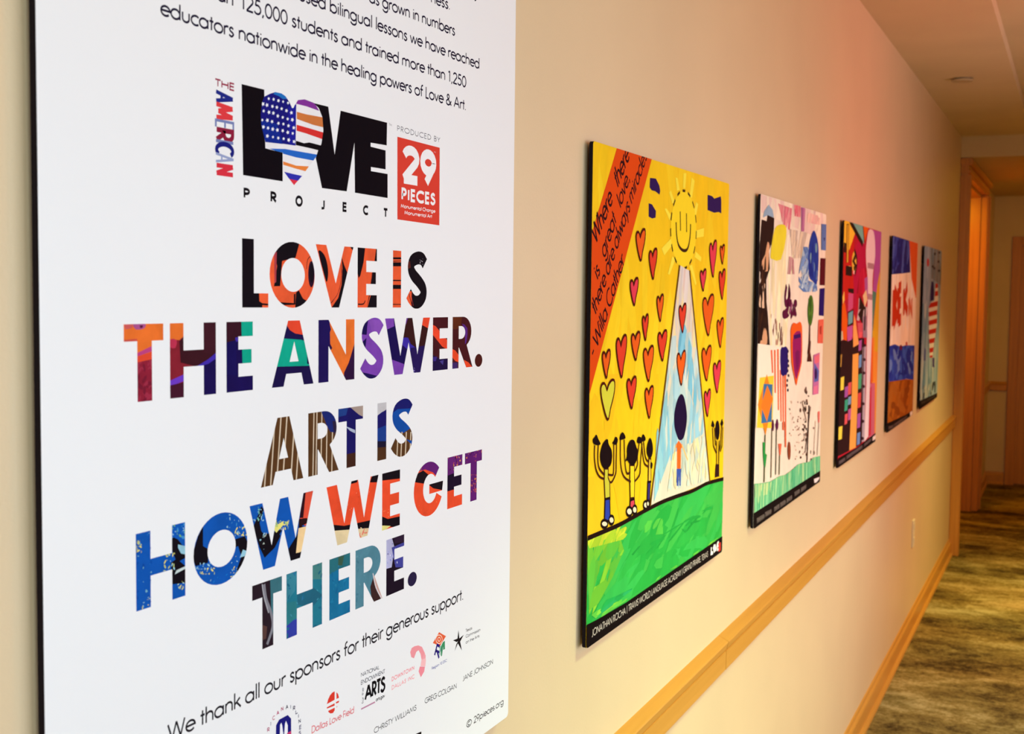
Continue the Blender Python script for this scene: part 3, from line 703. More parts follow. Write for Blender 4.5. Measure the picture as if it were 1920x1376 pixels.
ov = [
 (MAR, [Z4, ([(40, 700), (360, 700), (360, 860), (262, 880), (262, 985), (140, 1012), (140, 860), (40, 860)], ORG), ([(148, 940), (262, 885), (262, 925), (148, 965)], (190, 66, 130)), ([(148, 965), (262, 928), (262, 985), (190, 1000), (148, 1020)], (226, 74, 48)),
        ([(50, 715), (120, 715), (110, 750), (60, 760)], (206, 90, 90)), ([(120, 712), (210, 712), (205, 750), (140, 760)], (170, 80, 140), 2), ([(170, 728), (195, 728), (190, 748), (172, 748)], (90, 30, 60)),
        ([(40, 840), (150, 830), (150, 855), (40, 860)], (205, 80, 70)), ('d', [(150, 1010), (262, 990), (262, 1310), (150, 1310)], [(160, 44, 70), (120, 26, 50)], 30, .004)]),
 ((132, 32, 46), [Z4, ([(390, 700), (505, 700), (505, 810), (470, 840), (395, 835)], ORG), ([(395, 835), (450, 838), (440, 900), (395, 890)], (190, 50, 80), 2), ([(470, 850), (520, 800), (780, 690), (780, 960), (700, 1020), (600, 1040), (480, 1010)], DM),
        ([(640, 690), (760, 690), (760, 960), (640, 930)], (62, 22, 34)), ([(395, 1150), (505, 1100), (505, 1150), (470, 1165), (405, 1190)], (106, 56, 190)), ([(395, 1185), (505, 1160), (505, 1290), (395, 1290)], (66, 20, 40)),
        ([(600, 1035), (700, 1000), (760, 930), (760, 1270), (640, 1270), (640, 1040)], NV), ([(600, 1040), (690, 985), (755, 930), (755, 975), (690, 1020), (610, 1045)], (66, 44, 170))]),
 (NV, [Z4, ([(820, 690), (940, 690), (940, 812), (900, 830), (870, 880), (860, 950), (820, 960)], (56, 20, 34)), ([(940, 690), (1040, 690), (1040, 1030), (950, 1030)], TEAL), ([(895, 820), (920, 818), (915, 850), (895, 855)], (70, 50, 170)),
       ([(820, 860), (900, 840), (905, 1110), (820, 1100)], (22, 14, 84))]),
 ((26, 16, 72), [Z4, ([(1270, 680), (1400, 680), (1410, 800), (1350, 790), (1310, 765), (1290, 735)], (230, 72, 46)), ([(1240, 826), (1400, 838), (1450, 850), (1480, 1034), (1205, 1042)], TEAL), ([(1440, 1020), (1440, 940), (1500, 1030)], (24, 14, 70)), ([(1395, 800), (1450, 800), (1450, 850), (1400, 840)], (26, 16, 72))]),
 (ORG, [Z5, ([(145, 680), (235, 680), (240, 890), (240, 1170), (145, 1170)], (28, 16, 84)), ([(140, 690), (230, 690), (245, 760), (230, 800)], (28, 16, 84)), ([(235, 860), (255, 900), (240, 920)], (50, 20, 60)), ([(435, 830), (435, 1150), (340, 1150), (345, 1085), (380, 1010)], (46, 16, 60))]),
 (PUR, [Z5, ([(465, 760), (495, 690), (530, 660), (520, 740), (512, 850), (505, 905), (470, 880)], NV), ([(460, 1080), (520, 1092), (610, 1115), (560, 1150), (460, 1150)], NV), ([(530, 680), (640, 690), (620, 780), (560, 790)], (134, 78, 178))]),
 (NV, [Z5, ([(650, 670), (720, 670), (725, 735), (670, 760)], PUR), ([(790, 670), (940, 670), (1000, 800), (930, 930), (850, 870), (785, 810)], (56, 22, 24)), ([(800, 670), (830, 670), (815, 720), (800, 720)], (110, 60, 150)), ([(935, 665), (1005, 665), (985, 752), (930, 722)], (232, 72, 44)),
       ([(785, 830), (830, 822), (850, 870), (890, 900), (850, 920), (790, 880)], (58, 42, 160), 2), ([(700, 985), (800, 1022), (790, 1110), (715, 1110)], (118, 62, 168)), ([(850, 900), (960, 880), (940, 1100), (850, 1100)], (36, 20, 86)), ('d', [(860, 1050), (900, 1050), (895, 1090), (865, 1090)], [(140, 120, 200)], 12, .0014)]),
 ((70, 20, 28), [Z5, ([(1010, 720), (1040, 735), (1135, 850), (1135, 915), (1090, 890), (1010, 790)], (232, 70, 42)), ([(1010, 950), (1060, 975), (1140, 985), (1140, 1080), (1010, 1080)], (30, 16, 66)), ([(1020, 970), (1050, 965), (1040, 1000), (1022, 1000)], (60, 40, 130)), ([(1070, 1000), (1100, 990), (1095, 1030)], (70, 60, 140))]),
 ((72, 22, 28), [Z5, ([(1160, 660), (1240, 660), (1230, 740), (1190, 760), (1160, 750)], (92, 40, 20)), ([(1240, 715), (1280, 750), (1275, 840), (1262, 870), (1262, 780)], (90, 40, 130), 2), ([(1160, 905), (1190, 920), (1225, 970), (1225, 1010), (1190, 1000), (1160, 965)], (232, 74, 40)),
       ([(1160, 1010), (1205, 1010), (1205, 1060), (1160, 1060)], (60, 36, 100)), ([(1255, 990), (1290, 1010), (1325, 1055), (1270, 1060)], (232, 74, 40))]),
 ((72, 24, 22), [Z5]),
]
for (ch, T), (b, o_) in zip(L2, ov): slogan_letter(T, b, o_)
BR = (88, 56, 30); TN = (216, 196, 170)
Z6 = ('z', 240, 730, 3.2); Z7 = ('z', 460, 730, 2.698)
def stripes(xs, y0, y1, lean=-14, w_=6): return [([(x, y0), (x+w_, y0), (x+w_+lean, y1), (x+lean, y1)], TN) for x in xs]
L3 = letters('ARTIS', [(489, 568.6), (577.9, 635), (634.2, 680.5), (707.6, 724.3), (733.5, 775)], [(489, 914.5), (715, 862.5)], [(530, 782), (716, 755.2)])
ov = [
 (BR, [Z7]+stripes([118, 148, 178, 208, 248, 276], 130, 500, -24, 6)),
 (BR, [Z7]+stripes([345, 360, 385, 412, 440], 110, 450, -6, 5)+[([(385, 100), (450, 100), (470, 200), (430, 215), (400, 150)], (24, 38, 110), 2), ([(440, 160), (470, 160), (465, 200), (450, 230)], (40, 30, 60))]),
 ((24, 20, 96), [Z7, ([(530, 90), (600, 70), (600, 140), (575, 128)], (170, 150, 140)), ([(470, 90), (520, 90), (510, 130), (470, 140)], (30, 60, 130)), ([(505, 185), (555, 205), (555, 222), (530, 210)], (180, 190, 215)), ([(500, 330), (560, 318), (560, 400), (500, 400)], (66, 36, 26))]),
 ((26, 60, 140), [Z7, ([(660, 60), (720, 60), (720, 100), (690, 115), (665, 135)], (196, 192, 196)), ([(665, 135), (715, 100), (715, 180), (665, 200)], (26, 22, 100)), ([(660, 262), (720, 262), (720, 300), (660, 300)], (26, 22, 50)), ([(660, 295), (720, 290), (720, 370), (660, 370)], (78, 48, 28))]),
 ((16, 74, 160), [Z7, ([(740, 40), (850, 40), (850, 95), (770, 100), (745, 120)], (24, 26, 104)), ([(735, 210), (780, 215), (800, 220), (860, 180), (860, 360), (730, 360)], BR)]+stripes([770, 790, 812, 835], 215, 350, -6, 5)),
]
for (ch, T), (b, o_) in zip(L3, ov): slogan_letter(T, b, o_)
BLU = (14, 84, 176); YEL = (232, 222, 120); PALE = (150, 200, 220); RO = (234, 78, 44)
L4 = letters('HOWWEGET', [(255, 347.2), (362.8, 463.8), (468, 586.8), (612, 709.4), (716.5, 749.8), (775.8, 830.6), (838.8, 866.6), (871.4, 903.3)],
             [(257, 1146.2), (885, 939.4)], [(256, 1001), (903, 842.5)])
ov = [
 (BLU, [Z6, ([(258, 880), (300, 900), (345, 960), (345, 1010), (310, 1030), (345, 1060), (345, 1160), (300, 1165), (260, 1170), (258, 1040), (285, 1020), (262, 960)], BK), ([(300, 930), (345, 940), (345, 990), (318, 985), (300, 950)], (150, 196, 214)),
        ([(290, 1085), (345, 1060), (345, 1075), (280, 1110)], (200, 214, 214)), ('d', [(255, 800), (345, 800), (345, 900), (255, 900)], [PALE, (60, 140, 200), (110, 170, 120)], 40, .0018), ('d', [(220, 980), (280, 980), (280, 1090), (210, 1090)], [YEL, (190, 200, 120), PALE], 22, .0018),
        ('d', [(45, 905), (80, 905), (80, 980), (45, 980)], [YEL], 24, .0014), ('d', [(90, 1240), (140, 1240), (140, 1320), (80, 1320)], [PALE, YEL], 14, .0010), ('d', [(50, 860), (140, 860), (140, 1320), (50, 1320)], [(30, 104, 190), (10, 70, 160), (120, 180, 200)], 40, .0015), ('d', [(300, 1150), (345, 1150), (345, 1210), (290, 1190)], [YEL, (180, 210, 190)], 16, .0014)]),
 (BLU, [Z6, ([(390, 980), (420, 880), (450, 820), (450, 940), (485, 960), (480, 1040), (405, 1060), (390, 1020)], BK), ([(640, 900), (700, 880), (720, 920), (715, 1010), (680, 1090), (650, 1090), (680, 1000), (660, 940), (640, 950)], BK), ([(690, 960), (712, 970), (700, 1000), (670, 1010)], PALE),
        ('d', [(640, 820), (720, 820), (720, 880), (640, 880)], [YEL, YEL, PALE], 30, .0018), ('d', [(430, 1070), (520, 1070), (520, 1110), (430, 1110)], [YEL, (180, 200, 140)], 24, .0018), ('d', [(400, 1040), (500, 1040), (500, 1080), (400, 1080)], [PALE], 24, .0018),
        ('d', [(500, 740), (690, 740), (690, 830), (500, 830)], [PALE, (60, 140, 200)], 20, .0014), ('d', [(480, 1100), (680, 1100), (680, 1180), (480, 1180)], [(20, 120, 200), PALE], 22, .0012), ('d', [(620, 1000), (670, 1000), (640, 1150), (610, 1150)], [YEL, PALE], 16, .0013)]),
 (BLU, [Z6, ([(750, 830), (800, 700), (815, 720), (790, 800), (800, 850), (860, 920), (880, 900), (900, 850), (915, 880), (880, 950), (820, 1010), (790, 950)], BK), ([(820, 870), (925, 840), (905, 880), (870, 950), (830, 960)], BK), ([(865, 830), (930, 790), (935, 810), (890, 860)], YEL), ('d', [(870, 790), (970, 760), (960, 840), (870, 850)], [YEL, (170, 200, 120)], 26, .0022),
        ('d', [(745, 700), (815, 700), (815, 790), (745, 790)], [(120, 190, 170), PALE], 20, .0016), ('d', [(780, 860), (830, 860), (830, 960), (800, 960)], [PALE, (190, 200, 190)], 14, .002), ([(960, 960), (1010, 880), (1040, 820), (1040, 1030), (960, 1040)], BK),
        Z7, ([(285, 515), (350, 500), (350, 650), (300, 690), (275, 660)], (226, 82, 58)), ([(285, 515), (305, 515), (292, 650), (275, 650)], (44, 14, 24)), ([(270, 655), (310, 650), (325, 670), (285, 690), (300, 700), (270, 700)], (40, 16, 20)), ([(268, 702), (315, 690), (290, 820), (255, 828)], (242, 206, 150)), ([(225, 850), (290, 815), (290, 860), (225, 880)], BK)]),
 (RO, [Z7, ([(520, 460), (570, 450), (565, 470), (530, 480)], BK), ([(640, 440), (690, 425), (670, 470), (630, 470)], BK), ([(440, 684), (500, 690), (640, 660), (640, 700), (450, 720)], BK), ([(450, 715), (640, 700), (640, 800), (450, 800)], (226, 204, 160)), ('d', [(540, 700), (640, 690), (620, 760), (560, 760)], [(230, 130, 110), (232, 190, 150)], 26, .003), ('d', [(440, 480), (640, 470), (620, 650), (460, 650)], [(246, 150, 120), (216, 60, 36), (240, 92, 50)], 26, .0012)]),
 (RO, [Z7, ([(685, 410), (790, 395), (790, 450), (685, 462)], BK), ([(685, 640), (720, 655), (790, 640), (790, 700), (685, 690)], BK), ([(685, 688), (735, 690), (690, 725)], (222, 214, 130)), ('d', [(690, 590), (740, 590), (740, 650), (690, 650)], [(240, 160, 110)], 10, .0012)]),
 (RO, [Z7, ([(845, 440), (900, 410), (950, 450), (1010, 440), (1010, 512), (950, 500), (925, 480), (860, 470)], (24, 14, 24)), ([(860, 420), (880, 380), (930, 350), (1010, 370), (975, 450), (950, 420), (910, 405)], (98, 30, 112)), ('d', [(850, 380), (910, 360), (910, 420), (860, 430)], [(210, 130, 70), (160, 60, 100)], 16, .0014), ('d', [(860, 530), (990, 530), (960, 630), (880, 630)], [(244, 120, 60), (210, 50, 40)], 24, .0012)]),
 ((100, 34, 112), [Z7, ([(1015, 440), (1050, 425), (1100, 410), (1100, 500), (1060, 510), (1015, 520)], (26, 12, 40)), ([(1015, 518), (1060, 505), (1105, 495), (1105, 610), (1015, 610)], RO), ('d', [(1015, 335), (1105, 325), (1105, 400), (1015, 420)], [(226, 160, 80), (214, 90, 70), (60, 14, 60)], 44, .0018)]),
 ((96, 28, 110), [Z7, ('d', [(1105, 300), (1200, 300), (1200, 360), (1105, 370)], [(226, 130, 80), (60, 14, 60), (200, 70, 80)], 34, .0018), ('d', [(1135, 430), (1170, 430), (1170, 520), (1135, 520)], [(240, 140, 60), (210, 90, 70)], 34, .0018)]),
]
for (ch, T), (b, o_) in zip(L4, ov): slogan_letter(T, b, o_)
TL = (34, 118, 140)
L5 = letters('THERE.', [(473, 528.6), (537, 603.8), (617.5, 656.4), (666.5, 716.9), (724.3, 757.6), (764.7, 781.7)],
             [(492, 1217.4), (757, 1104)], [(473, 1098.8), (757, 1001.7)])
ov = [
 ((40, 26, 36), [Z7, ([(125, 950), (200, 930), (200, 1010), (140, 1040), (150, 1180), (135, 1240)], (60, 112, 124)), ('l', [(95, 985), (105, 1060), (130, 1130), (138, 1200), (110, 1290)], .0035, (130, 128, 138)), ('l', [(85, 985), (95, 1050), (118, 1130)], .0016, (170, 168, 176)), ([(85, 1190), (110, 1200), (105, 1260), (85, 1270)], (90, 60, 56))]),
 (TL, [Z7, ([(200, 930), (265, 930), (250, 1020), (205, 1080)], (56, 130, 150)), ([(200, 1180), (265, 1160), (265, 1260), (200, 1270)], (50, 60, 160)), ([(205, 1080), (260, 1070), (262, 1150), (205, 1200)], (44, 120, 130)), ([(335, 870), (390, 870), (390, 960), (340, 960)], (70, 130, 130)), ([(260, 1030), (340, 1000), (390, 1040), (340, 1100), (265, 1090)], (34, 96, 120)), ('d', [(200, 880), (390, 880), (390, 1260), (200, 1260)], [(60, 140, 160), (30, 100, 130), (40, 110, 150)], 40, .003)]),
 ((24, 112, 156), [Z7, ([(420, 830), (540, 820), (540, 900), (470, 910), (420, 940)], (40, 108, 120)), ([(470, 850), (500, 840), (490, 890), (470, 890)], (60, 90, 70)), ('d', [(420, 900), (530, 880), (530, 1160), (420, 1160)], [(30, 126, 170), (20, 100, 150), (50, 130, 160)], 34, .003)]),
 ((82, 132, 150), [Z7, ('d', [(555, 790), (700, 790), (640, 1100), (555, 1110)], [(96, 144, 160), (70, 120, 140), (84, 130, 150)], 40, .003), ([(632, 1000), (650, 940), (700, 1060), (690, 1080), (640, 1080)], (60, 36, 36)), ([(650, 940), (665, 960), (705, 1050), (690, 1065), (655, 990)], (200, 160, 150)), ('l', [(645, 930), (660, 1000), (690, 1060)], .0016, (220, 210, 215))]),
 ((26, 14, 32), [Z7, ([(705, 750), (740, 745), (755, 800), (740, 900), (705, 910)], (182, 180, 216)), ([(740, 800), (810, 770), (810, 830), (800, 900), (760, 900)], (66, 66, 150)), ([(750, 740), (810, 725), (810, 770), (755, 780)], (44, 26, 50)), ('d', [(710, 780), (790, 780), (780, 880), (710, 880)], [(130, 140, 220), (60, 50, 130), (210, 210, 235)], 26, .0018)]),
 ((40, 30, 66), [Z7]),
]
for (ch, T), (b, o_) in zip(L5, ov): slogan_letter(T, b, o_)

# ---- sponsor marks
PS.zoom(480, 1270, 9.6)
for ch, x, y, c in (('R', 220, 940, (170, 70, 110)), ('I', 262, 835, (110, 110, 140)), ('C', 315, 730, (190, 110, 130)), ('A', 392, 635, (180, 70, 110)), ('N', 470, 565, (170, 60, 100)),
                    ('A', 555, 530, (60, 60, 80)), ('I', 620, 530, (90, 90, 120)), ('R', 682, 550, (60, 60, 90)), ('L', 725, 620, (70, 70, 100)), ('I', 760, 695, (80, 80, 110)),
                    ('N', 782, 785, (60, 60, 90)), ('E', 793, 895, (60, 60, 100)), ('S', 785, 1000, (70, 70, 110))):
    c0 = PS.P(x, y); h_ = .0042; w_ = .0032 if ch != 'I' else .0006
    text(PS, ch, (c0[0]-w_/2, c0[1]-h_/2), (c0[0]+w_/2, c0[1]-h_/2), h_, c, .2, raw=True)
PS.poly([(355, 1100), (360, 860), (415, 760), (570, 675), (630, 740), (632, 1100)], (26, 26, 118))
PS.poly([(425, 1100), (432, 850), (455, 815), (470, 860), (500, 1100)], (238, 238, 244))
PS.poly([(500, 1100), (520, 830), (540, 780), (570, 860), (570, 980), (545, 1100)], (238, 238, 244))
PS.poly([(545, 1100), (560, 1000), (632, 960), (632, 1100)], (196, 60, 110))
PS.part('sponsor_mark', label='circular sponsor mark, navy shape ringed with small capitals')
RD = (218, 58, 44)
for pl in ([(1275, 480), (1300, 390), (1330, 325), (1370, 275), (1417, 248), (1415, 402)], [(1447, 262), (1478, 300), (1494, 365), (1448, 388)], [(1440, 442), (1497, 415), (1490, 450), (1440, 472)],
           [(1275, 538), (1417, 463), (1412, 508), (1275, 562)], [(1297, 602), (1417, 543), (1416, 590), (1385, 640), (1340, 648), (1310, 630)], [(1450, 520), (1468, 515), (1450, 545)]):
    PS.poly(pl, RD)
text(PS, 'Dallas Love Field', (1000, 1015), (1757, 645), PS.P(1600, 590)[1]-PS.P(1600, 722)[1], (222, 128, 134), .15)
PS.part('sponsor_mark', label='red split oval sponsor mark with thin wordmark')
PS.zoom(660, 1160, 6.37)
text(PS, 'NATIONAL', (106, 698), (322, 603), PS.P(106, 645)[1]-PS.P(106, 697)[1], (70, 70, 82), .15)
text(PS, 'ENDOWMENT', (106, 792), (390, 652), PS.P(106, 738)[1]-PS.P(106, 792)[1], (70, 70, 82), .15)
text(PS, 'ARTS', (158, 985), (385, 872), PS.P(158, 795)[1]-PS.P(158, 990)[1], (12, 8, 14), .19)
a = PS.P(140, 1005); b = PS.P(140, 825)
text(PS, 'for the', a, (a[0], b[1]), .0042, (80, 80, 92), .12, raw=True)
PS.poly([(108, 1070), (275, 985), (275, 1003), (108, 1088)], (186, 130, 158))
text(PS, 'arts.gov', (285, 990), (388, 938), .0042, (20, 16, 24), .17)
PS.part('sponsor_mark', label='black stacked capitals sponsor mark')
PK = (238, 150, 158)
text(PS, 'DOWNTOWN', (475, 750), (740, 610), PS.P(475, 690)[1]-PS.P(475, 745)[1], PK, .2, track=.15)
text(PS, 'DALLAS INC', (475, 852), (740, 715), PS.P(475, 795)[1]-PS.P(475, 850)[1], (240, 168, 174), .2, track=.15)
PS.poly([(695, 400), (712, 350), (745, 328), (790, 318), (835, 335), (870, 410), (862, 450), (830, 485), (818, 420), (795, 375), (768, 395), (740, 472), (708, 458)], PK)
PS.poly([(830, 485), (878, 440), (882, 500), (875, 570), (818, 565)], (246, 186, 190)); PS.poly([(810, 570), (870, 572), (862, 630), (822, 698), (795, 628)], (238, 138, 152))
PS.poly([(868, 410), (880, 440), (878, 470), (830, 488), (850, 440)], (240, 160, 168))
PS.part('sponsor_mark', label='pink curved sponsor mark with pink capitals')
PS.poly([(1040, 160), (1122, 208), (1050, 326), (965, 290)], (226, 96, 60)); PS.line(ell(1040, 245, 38, 52, n=14), .0009, (246, 226, 210), True); PS.line(ell(1040, 245, 16, 24, n=10), .0009, (246, 226, 210), True)
text(PS, 'R', (975, 445), (1030, 482), PS.P(975, 295)[1]-PS.P(975, 450)[1], (40, 26, 120), .2)
PS.poly([(1045, 330), (1062, 322), (1055, 430), (1042, 440)], (150, 190, 170)); PS.poly([(1062, 330), (1085, 280), (1108, 262), (1110, 360), (1090, 372), (1088, 330), (1075, 440), (1062, 450)], (60, 140, 96))
text(PS, 'Region 10 ESC', (952, 610), (1130, 512), .0034, (110, 110, 170), .17)
PS.part('sponsor_mark', label='small red, navy and green block sponsor mark')
SB = (24, 18, 22)
for tip, a, b in (((1272, 135), (1258, 250), (1285, 255)), ((1335, 190), (1280, 238), (1290, 275)), ((1312, 378), (1262, 290), (1292, 275)), ((1225, 388), (1248, 300), (1270, 280)), ((1205, 258), (1262, 236), (1250, 278))):
    PS.poly([tip, a, (1266, 268), b], SB)
for st, a, b in (('Texas', (1358, 163), (1432, 128)), ('Commission', (1358, 232), (1530, 148)), ('on the Arts', (1358, 302), (1518, 222))):
    text(PS, st, a, b, .0042, (110, 106, 110), .17)
PS.part('sponsor_mark', label='black five point star sponsor mark')
GN = (96, 94, 98)
text(PS, 'CHRISTY WILLIAMS', (262, 1375), (765, 1092), PS.P(262, 1300)[1]-PS.P(262, 1372)[1], GN, .14)
text(PS, 'GREG COLGAN', (868, 1018), (1245, 832), PS.P(868, 950)[1]-PS.P(868, 1018)[1], GN, .14)
text(PS, 'JANE JOHNSON', (1322, 750), (1680, 540), PS.P(1322, 685)[1]-PS.P(1322, 750)[1], GN, .14)
PS.part('donor_names', stuff=True)
text(PS, '\u00a9 29pieces.org', (1368, 1310), (1806, 1022), PS.P(1400, 1215)[1]-PS.P(1400, 1300)[1], (84, 80, 82), .14)
PS.part('website_line', stuff=True)
PS.poly([(766, 1374), (828, 1345), (828, 1376), (812, 1420), (790, 1420), (800, 1376), (770, 1390)], (16, 10, 14)); PS.part('bottom_heading')

# ================================================================== THE FIVE PAINTINGS
VT, VB = EYE.z+.2216, EYE.z-.5502
CORN = [((1.754, 2.548), [(1113, 265), (1367, 346), (1097, 1217), (1352.5, 1034)]),
        ((2.827, 3.633), [(1427, 363), (1551, 402), (1410.5, 991), (1536, 905)]),
        ((3.935, 4.722), [(1582, 414), (1655, 433), (1570, 876), (1639, 827)]),
        ((5.034, 5.847), [(1675, 440), (1722, 454), (1663, 811), (1710, 777)]),
        ((6.118, 6.914), [(1734.5, 460), (1765, 470), (1724, 769), (1757, 743)])]
LABS = ["yellow children's painting with a smiling sun, red hearts and green hill",
        "pale children's painting with blue globe, small tree, orange purple heart and green grass",
        "dark red and purple patchwork children's painting with a long pale spoon shape",
        "children's painting with navy top, BE KIND lettering, blue and brown bands",
        "pale blue children's painting with a red and white striped heart, farthest along"]
GRP = "children's painting boards in a row along the corridor wall"
def painting(i, rad=.006):
    (u0, u1), px = CORN[i]
    root, ring = make_board('painting_board', LABS[i], u0, u1, VB, VT, rad, GRP)
    mp = homography(px, [(u0, VT), (u1, VT), (u0, VB), (u1, VB)])
    sh = Sheet(root, ((u0+u1)/2, 0, VB), mp)
    sh.region = tri([ring])
    sh.ring = ring
    return sh
CAPW = (196, 186, 184); BAR = (16, 9, 13)
def words(s, segs, h, col):                 # caption too small to read: rows of fine upright ticks
    for (a, b) in segs:
        p, q = s.P(*a), s.P(*b); L = math.hypot(q[0]-p[0], q[1]-p[1]); n = max(2, int(L/(h*.55))); fs = []
        for k in range(n):
            x = p[0]+(q[0]-p[0])*(k+.2)/n; y = p[1]+(q[1]-p[1])*(k+.2)/n; w_ = L/n*.62
            t = h*(.22)
            fs += [((x, y), (x+w_*.35, y), (x+w_*.35, y+h), (x, y+h))]
            fs += [((x+w_*.35, y+h*(.4 if k % 2 else .8)), (x+w_, y+h*(.4 if k % 2 else .8)), (x+w_, y+h*(.4 if k % 2 else .8)+t), (x+w_*.35, y+h*(.4 if k % 2 else .8)+t))]
            if k % 3: fs += [((x+w_*.75, y), (x+w_, y), (x+w_, y+h*.9), (x+w_*.75, y+h*.9))]
        s.faces(fs, col)

# ---------------------------------------------------------------- painting one: sun and hearts
s = painting(0)
s.faces(s.region, (246, 200, 28))
ZA = (1080, 250, 2.753); ZB = (1080, 700, 2.597); ZP = (1085, 260, 6.253); ZQ = (1085, 460, 5.293); ZS = (1230, 310, 5.98); ZF_ = (1090, 790, 6.253)
s.zoom(*ZA)
s.dabs([(92, 40), (790, 255), (760, 1376), (60, 1376)], [(248, 205, 32), (245, 197, 28), (249, 209, 36)], 60, .2, .05, PI/2, kv=.01)
s.zoom(*ZB)
s.dabs([(50, 0), (725, 0), (712, 520), (50, 800)], [(247, 200, 30), (245, 192, 30)], 40, .2, .05, PI/2, kv=.01)
s.dabs([(50, 500), (160, 500), (160, 760), (50, 800)], [(247, 194, 34)], 16, .14, .04, PI/2, kv=.01)
s.part('painted_background', M_WASH)
s.zoom(*ZA)
s.poly([(212, 78), (392, 132), (66, 1352), (50, 1352), (50, 620), (88, 495)], (222, 74, 16)); s.part('painted_red_band', M_INK, label='red diagonal painted band')
HW = (40, 8, 18)
def hand(st, a, za, b, zb, h, wt=.12):
    s.zoom(*za); p = s.P(*a); s.zoom(*zb); q = s.P(*b)
    text(s, st, p, q, h, HW, wt, slant=.05, raw=True)
hand('Where   there', (205, 1255), ZP, (598, 245), ZP, .036)
hand('is   great   love,', (190, 350), ZQ, (600, 500), ZP, .031)
hand('there are always miracles', (168, 700), ZQ, (800, 245), ZP, .031)
hand('- Willa Cather', (150, 1130), ZQ, (455, 180), ZQ, .031)
s.part('handwriting', label='dark handwritten quotation', stuff=True)
s.zoom(*ZA)
NB = (44, 20, 84)
s.poly([(382, 232), (412, 236), (430, 272), (434, 300), (430, 318), (408, 300), (390, 296), (380, 280)], NB)
s.part('painted_patch'); s.poly([(375, 362), (392, 368), (412, 402), (410, 436), (392, 440), (375, 430)], NB)
s.part('painted_patch'); s.poly([(678, 320), (700, 326), (712, 340), (745, 328), (748, 345), (748, 416), (735, 408), (712, 412), (678, 398)], NB)
s.part('painted_patch')
s.zoom(*ZS)
RY = (250, 230, 70)
for pl in ([(215, 140), (240, 150), (262, 280), (232, 290)], [(305, 95), (338, 95), (325, 265), (300, 255)], [(395, 140), (430, 180), (400, 370), (372, 360)], [(145, 310), (165, 285), (210, 420), (180, 430)],
           [(95, 490), (115, 485), (165, 560), (150, 620)], [(445, 415), (470, 440), (440, 590), (415, 570)], [(440, 735), (535, 705), (530, 800), (450, 815)], [(165, 820), (175, 900), (90, 1010), (60, 930)],
           [(440, 965), (505, 1030), (500, 1080), (430, 1030)], [(180, 1020), (215, 1050), (150, 1225), (130, 1215)], [(400, 1110), (450, 1320), (440, 1350), (370, 1130)]): s.poly(pl, RY)
SUNC = ell(305, 720, 143, 430, n=60)
s.poly(SUNC, (250, 218, 40))
LNK = (70, 44, 14)
for k in range(15):
    s.line(ell(305, 722, 143, 432, k*24+2, k*24+14, 4), .0048, LNK)
s.line([(268, 520), (272, 735)], .005, LNK); s.line([(338, 540), (340, 750)], .005, LNK)
s.line([(222, 640), (228, 780), (248, 890), (290, 948), (335, 952), (362, 900), (380, 780), (384, 660)], .006, (60, 30, 14), sm=4)
s.part('painted_sun', M_INK, label='smiling yellow sun with dashed outline')
# beam
s.zoom(1080, 250, 1); beam = [(193.5, 247), (200, 250), (205, 254), (212, 257), (236, 500), (250, 652), (180, 680), (138, 698), (160, 520)]
s.poly(beam, (232, 218, 196))
s.dabs([(195, 250), (212, 258), (224, 400), (176, 400)], [(238, 212, 170), (242, 220, 150), (232, 206, 196), (226, 214, 210)], 40, .11, .02, PI/2, .3)
s.dabs([(178, 380), (222, 370), (240, 560), (145, 640)], [(172, 206, 220), (190, 212, 216), (154, 200, 222), (210, 214, 208), (196, 214, 218)], 120, .10, .026, PI/2, .5)
s.dabs([(198, 340), (216, 400), (226, 520), (206, 470), (190, 400)], [(112, 186, 220), (130, 194, 222)], 36, .09, .018, PI/2-.2, .3)
s.dabs([(150, 560), (170, 480), (176, 600), (145, 690)], [(136, 194, 218), (150, 200, 216)], 36, .10, .018, PI/2, .3)
s.dabs([(180, 600), (240, 560), (248, 650), (170, 670)], [(244, 226, 176), (236, 222, 190), (206, 216, 206)], 44, .08, .02, PI/2, .6)
s.line([(193.5, 247), (160, 520), (138, 698)], .006, (110, 70, 20)); s.line([(212, 257), (236, 500), (250, 652)], .006, (110, 70, 20))
s.part('painted_light_beam', M_WASH, label='pale blue and cream painted beam')
# hearts
def pheart(x0, x1, yt, yb, col, skew=0):
    cx = (x0+x1)/2; a, b = x1-x0, yb-yt
    ring = [(.42, 1), (.2, .72), (.04, .42), (0, .2), (.10, .08), (.24, .06), (.36, .14), (.44, .24), (.56, .10), (.76, -.02), (.95, -.02), (1, .14), (.9, .42), (.68, .74), (.56, 1.0)]
    pts = [(x0+p[0]*a+skew*(p[1]-.5)*a*.3, yt+p[1]*b) for p in ring]
    s.poly(pts, col, sm=2); s.line(pts, .0044, (76, 14, 8), closed=True, sm=2)
    s.part('painted_heart', M_INK)
O_, R_, K_ = (232, 94, 26), (222, 62, 40), (226, 62, 80)
s.zoom(*ZA)
for h_ in [(308, 355, 500, 650, O_), (375, 415, 600, 745, R_), (277, 318, 750, 880, K_), (415, 448, 835, 962, O_), (340, 370, 937, 1060, R_), (283, 327, 1027, 1162, O_), (205, 258, 1045, 1248, R_),
           (133, 173, 1119, 1253, O_), (345, 397, 1100, 1270, O_), (420, 466, 1019, 1165, R_), (528, 565, 882, 1020, R_), (518, 562, 1125, 1290, O_), (686, 722, 560, 735, K_), (741, 763, 580, 670, O_),
           (638, 668, 705, 808, K_), (735, 767, 707, 850, R_), (651, 708, 838, 1035, O_), (725, 758, 957, 1097, O_), (647, 695, 1100, 1268, O_), (706, 744, 1177, 1330, K_)]:
    pheart(*h_)
s.zoom(*ZB)
